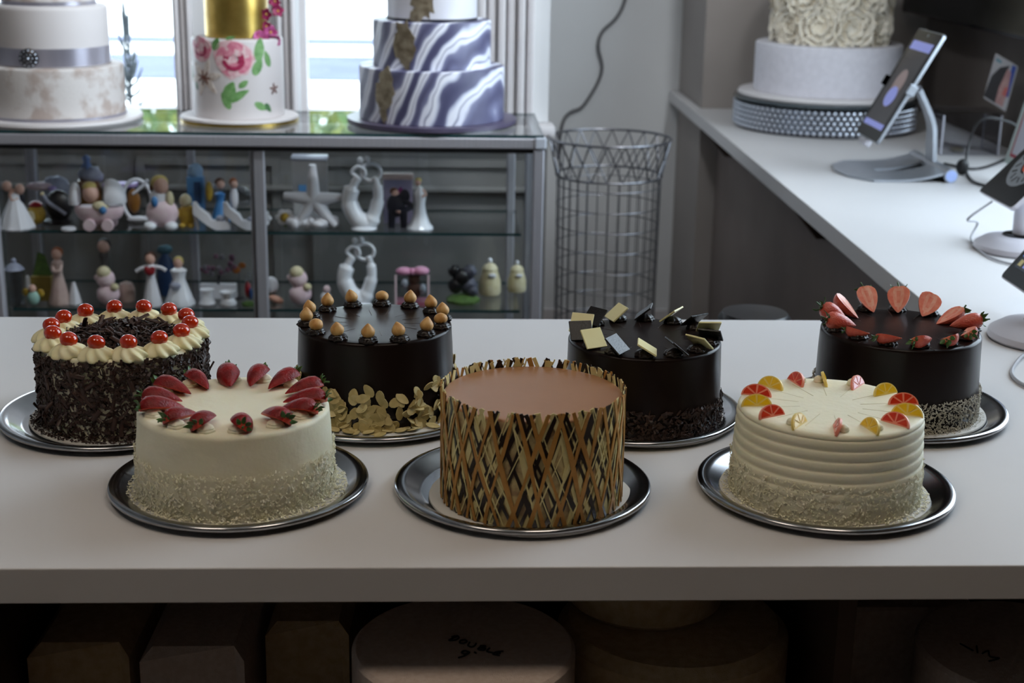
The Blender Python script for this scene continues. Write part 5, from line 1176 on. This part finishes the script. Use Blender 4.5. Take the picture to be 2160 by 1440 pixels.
f = Fig('beaded_tree', 'small dark pink beaded tree on a pale block', 462, 628, False, 'ornament'); f.add('block', MAT_W, box(74, 20, 30, (0, 0, 15))); f.add('trunk', BLKR, tube([(0, 0, 30), (2, 0, 50)], 3, 8))
random.seed(4); BEA = [mat('mauve bead', (.42, .28, .36), rough=.4), mat('grey bead', (.45, .43, .47), rough=.3)]
for i in range(22): f.add('bead', BEA[i % 2], ell(6, 6, 6, 8, 6, (U(-36, 36), U(-8, 8), U(48, 94))))
for px, lab in ((438, 'tiny white cup with a flared foot on the lower shelf'), (482, 'tiny white pot with a pinched waist on the lower shelf')):
    f = Fig('mini_cup', lab, px, 642, False, 'cup'); f.add('cup', POR, lathe([(16, 0), (18, 3), (13, 16), (14, 28), (16, 33), (13, 32), (2, 20)] if px == 438 else [(17, 0), (18, 4), (12, 14), (17, 26), (18, 28), (14, 26), (2, 16)], 22))
f = Fig('parrot_figurine', 'little red and blue bird on a green base beside the door stile', 524, 644, False); f.add('base', MOS, lathe([(14, 0), (14, 5), (8, 8), (2, 9)], 16)); f.add('body', RED, ell(7, 7, 18, 12, 8, (0, 0, 34))); f.add('wing', DKB, ell(4, 6, 14, 10, 7, (6, -3, 26))); f.add('crystal', CLR, ell(9, 9, 14, 10, 8, (2, 2, 60)))
f = Fig('amber_butterfly', 'small amber butterfly ornament on a wire', 505, 630, False); f.add('wing', mat('amber wing', (.55, .32, .10), rough=.4), ell(9, 2, 8, 12, 7, (-4, 0, 62))); f.add('wing', mat('amber wing', (.5, .3, .1)), ell(8, 2, 7, 12, 7, (8, 0, 72))); f.add('wire', M_TIN, tube([(0, 0, 0), (2, 0, 66)], 1.2, 6)); f.add('foot', M_TIN, lathe([(10, 0), (10, 3), (2, 4)], 14))
f = Fig('rose_ornament', 'white rose bud lying with a peach leaf beside the door stile', 574, 636, False, 'flower')
for i in range(5): a = 2 * pi * i / 5; f.add('petal', MAT_W, ell(11, 5, 17, 12, 8, (-4 + cos(a) * 7, sin(a) * 6, 36)))
f.add('leaf', PCH, ell(17, 9, 8, 14, 8, (6, -6, 9)), T_=RY(.35)); f.add('stem', MOS, tube([(-4, 0, 4), (-4, 0, 24)], 2.5, 8))
f = Fig('bird_ornament', 'small pink and white ornament half hidden by hazelnuts', 688, 642, False); f.add('body', POR, ell(12, 9, 14, 12, 8, (0, 0, 14))); f.add('head', PNK, head(2, 32, 8))
f = Fig('bear_gift_box', 'clear gift box with pink edges and a brown teddy inside', 870, 640, False, 'box')
for s in (-1, 1): f.add('side_panel', CLR, box(2, 44, 66, (s * 34, 0, 34)))
f.add('front_panel', CLR, box(66, 2, 66, (0, -22, 34))); f.add('base', mat('pink card', (.74, .42, .50), rough=.5), box(70, 46, 8, (0, 0, 4)))
for s in (-1, 1): f.add('edge_strip', PNK, box(4, 3, 66, (s * 34, -23, 34)))
f.add('bow', mat('pink ribbon', (.80, .50, .64), (.86, .64, .76), rough=.4, scale=30), ell(18, 12, 9, 14, 8, (-17, -10, 72)), ell(18, 12, 10, 14, 8, (18, -10, 73)), ell(8, 8, 8, 12, 8, (0, -12, 72)))
tb = mat('teddy brown', (.40, .25, .18), rough=.7); f.add('teddy', tb, ell(15, 12, 18, 14, 10, (4, 0, 28)), ell(12, 10, 11, 14, 10, (4, -2, 52)), ell(5, 4, 5, 8, 6, (-5, 0, 62)), ell(5, 4, 5, 8, 6, (13, 0, 62))); f.add('egg', POR, ell(7, 6, 10, 12, 8, (-16, -10, 46))); f.add('egg', POR, ell(7, 6, 11, 12, 8, (22, -10, 34)))
f = Fig('stone_ornament', 'dark grey craggy stone ornament on a mossy green base', 976, 636, False)
f.add('base', MOS, lathe([(34, 0), (35, 6), (24, 14), (3, 16)], 20, (7, .06, 0)))
for x, y, z, r in ((-14, 0, 36, 17), (12, 2, 34, 18), (-2, 0, 52, 19), (14, 2, 64, 15), (-18, 0, 66, 13), (20, -6, 24, 12)): f.add('rock', GRY if x > 0 else BLKR, ell(r, r * .8, r, 12, 9, (x, y, z), lambda p: p * (1 + .28 * noise.noise(p * 2.2))))
for px, py, s, lab in ((1033, 620, 1.0, 'cream lidded jar with a pearl knob inside the cabinet end'), (1090, 614, .85, 'smaller cream jar with a pearl knob behind the corner post')):
    f = Fig('lidded_jar', lab, px, py, False, 'jar'); f.add('jar', CRM, lathe([(21 * s, 0), (23 * s, 5), (22 * s, 28 * s), (17 * s, 46 * s), (15 * s, 54 * s), (2, 55 * s)], 24, (10, .03, 0))); f.add('lid', CRM, lathe([(17 * s, 55 * s), (12 * s, 63 * s), (4 * s, 67 * s), (2, 68 * s)], 20)); f.add('knob', POR, ell(5 * s, 5 * s, 6 * s, 12, 8, (0, 0, 72 * s))); f.add('bow', MAT_W, ell(9 * s, 4, 5 * s, 12, 8, (4 * s, -20 * s, 44 * s)))

# ------------------------------------------------------------------ polystyrene cake dummies under the counter
M_FOAM = mat('polystyrene', (.80, .74, .70), (.76, .69, .64), rough=.9, scale=160, bump=.5, bscale=700)
M_FOAMY = mat('yellowed polystyrene', (.78, .70, .56), (.72, .63, .48), rough=.9, scale=90, bump=.5, bscale=700)
ZSH = .5505
INK = mat('black marker ink', (.05, .045, .05), rough=.6)
GF = 'foam cake dummies under the counter'
def foam_round(lab, x, y, z0, r, h, m, ch=.004):
    b = MB(); b.add(lathe([(r - ch, z0), (r, z0 + ch), (r, z0 + h - ch), (r - ch, z0 + h), (r * .5, z0 + h), (.001, z0 + h)], 72)); o = b.build('foam_dummy', m, loc=(x, y, 0), smooth=30); tag(o, lab, 'foam dummy', GF); return o
def strokes(o, paths, r=.0011):
    for p in paths: MB().add(tube(spline(p, 4), r, 6)).build('handwriting', INK, o)
def foam_block(lab, x0, x1, y0, y1, z0, z1, m, ch, skew=0.0):
    b = MB(); pr = [(x0, z0), (x1, z0), (x1, z1 - ch), (x1 - ch, z1), (x0 + ch, z1), (x0, z1 - ch)]; n = len(pr)
    v = [(x, y0 + (ch if z > z1 - ch * .5 else 0), z) for x, z in pr] + [(x + skew, y1, z) for x, z in pr]
    b.add((v, [tuple(range(n)), tuple(range(2 * n - 1, n - 1, -1))] + [((i + 1) % n, i, n + i, n + (i + 1) % n) for i in range(n)])); o = b.build('foam_dummy', m, smooth=0); tag(o, lab, 'foam dummy', GF); return o
d9 = foam_round('round foam dummy marked DOUBLE 9 in black marker', .021, 1.371 + .0, ZSH, .1135, .2295, M_FOAM)
# lettering traced as pen strokes on the top face
ztop = ZSH + .2295 + .0006
def pen(paths, o, off, zt_): 
    for p in paths: MB().add(tube(spline([tuple(Vector(at_z(x, y, zt_)) - Vector(off)) for x, y in p], 4), .0010, 6)).build('handwriting', INK, o)
K = 490 / 2160.0
def C4(*p): return [(740 + x * K, 1270 + y * K) for x, y in p]
pen([C4((985, 318), (945, 335), (910, 352)), C4((935, 322), (985, 312), (1005, 328), (975, 350), (915, 356)), C4((1060, 348), (1020, 355), (1015, 378), (1050, 382), (1080, 365), (1060, 348)),
     C4((1105, 372), (1090, 400), (1120, 415), (1150, 405), (1165, 382)), C4((1215, 402), (1180, 435)), C4((1200, 405), (1250, 405), (1240, 420), (1200, 422)), C4((1205, 424), (1250, 428), (1235, 445), (1185, 438)),
     C4((1290, 425), (1265, 455), (1320, 468)), C4((1420, 455), (1360, 460), (1320, 480), (1385, 494)), C4((1350, 474), (1395, 472)),
     C4((1105, 465), (1060, 450), (1030, 465), (1060, 480), (1105, 465), (1060, 495), (1000, 515)), C4((1150, 462), (1165, 472))], d9, (.021, 1.371, 0), ztop)
foam_round('large round yellowed foam dummy with a smaller one standing on it', .2515, 1.478, ZSH, .126, .755 - ZSH, M_FOAMY, .012)
foam_round('small round foam dummy stacked on the large yellowed one', .2255, 1.525, .7555, .0867, .1, M_FOAMY, .006)
o = foam_round('round foam dummy with a black marker scribble near the dark box', .624, 1.425, ZSH, .1135, .745 - ZSH, M_FOAM)
pen([[(2025, 1357), (2053, 1372)], [(2060, 1362), (2062, 1376)], [(2072, 1378), (2085, 1372), (2088, 1384), (2108, 1388), (2086, 1394)]], o, (.624, 1.425, 0), .7456)
foam_block('square foam dummy with dark specks behind the scribbled round one', .433, .625, 1.56, 1.75, ZSH, .722, M_FOAM, .006)
foam_block('chamfered foam bar with a worn front end, second from the counter end', -.437, -.331, 1.434, 2.02, ZSH, .745, M_FOAMY, .012, .02)
foam_block('chamfered foam bar between two other bars under the counter', -.318, -.209, 1.424, 2.02, ZSH, .745, M_FOAM, .012, .02)
foam_block('chamfered foam bar beside the round dummy marked DOUBLE', -.196, -.104, 1.50, 2.02, ZSH, .735, M_FOAMY, .012, .02)
foam_block('yellowed foam block in the farthest bay at the counter end', -.62, -.475, 1.40, 1.9, ZSH, .745, M_FOAMY, .004)
b = MB(); b.add(bevbox(.035, .10, .20, .003, 1, (.664, 1.66, .6505))); tag(b.build('dark_box', mat('black card', (.05, .05, .055), rough=.5)), 'narrow black box standing beside the square foam dummy', 'box')
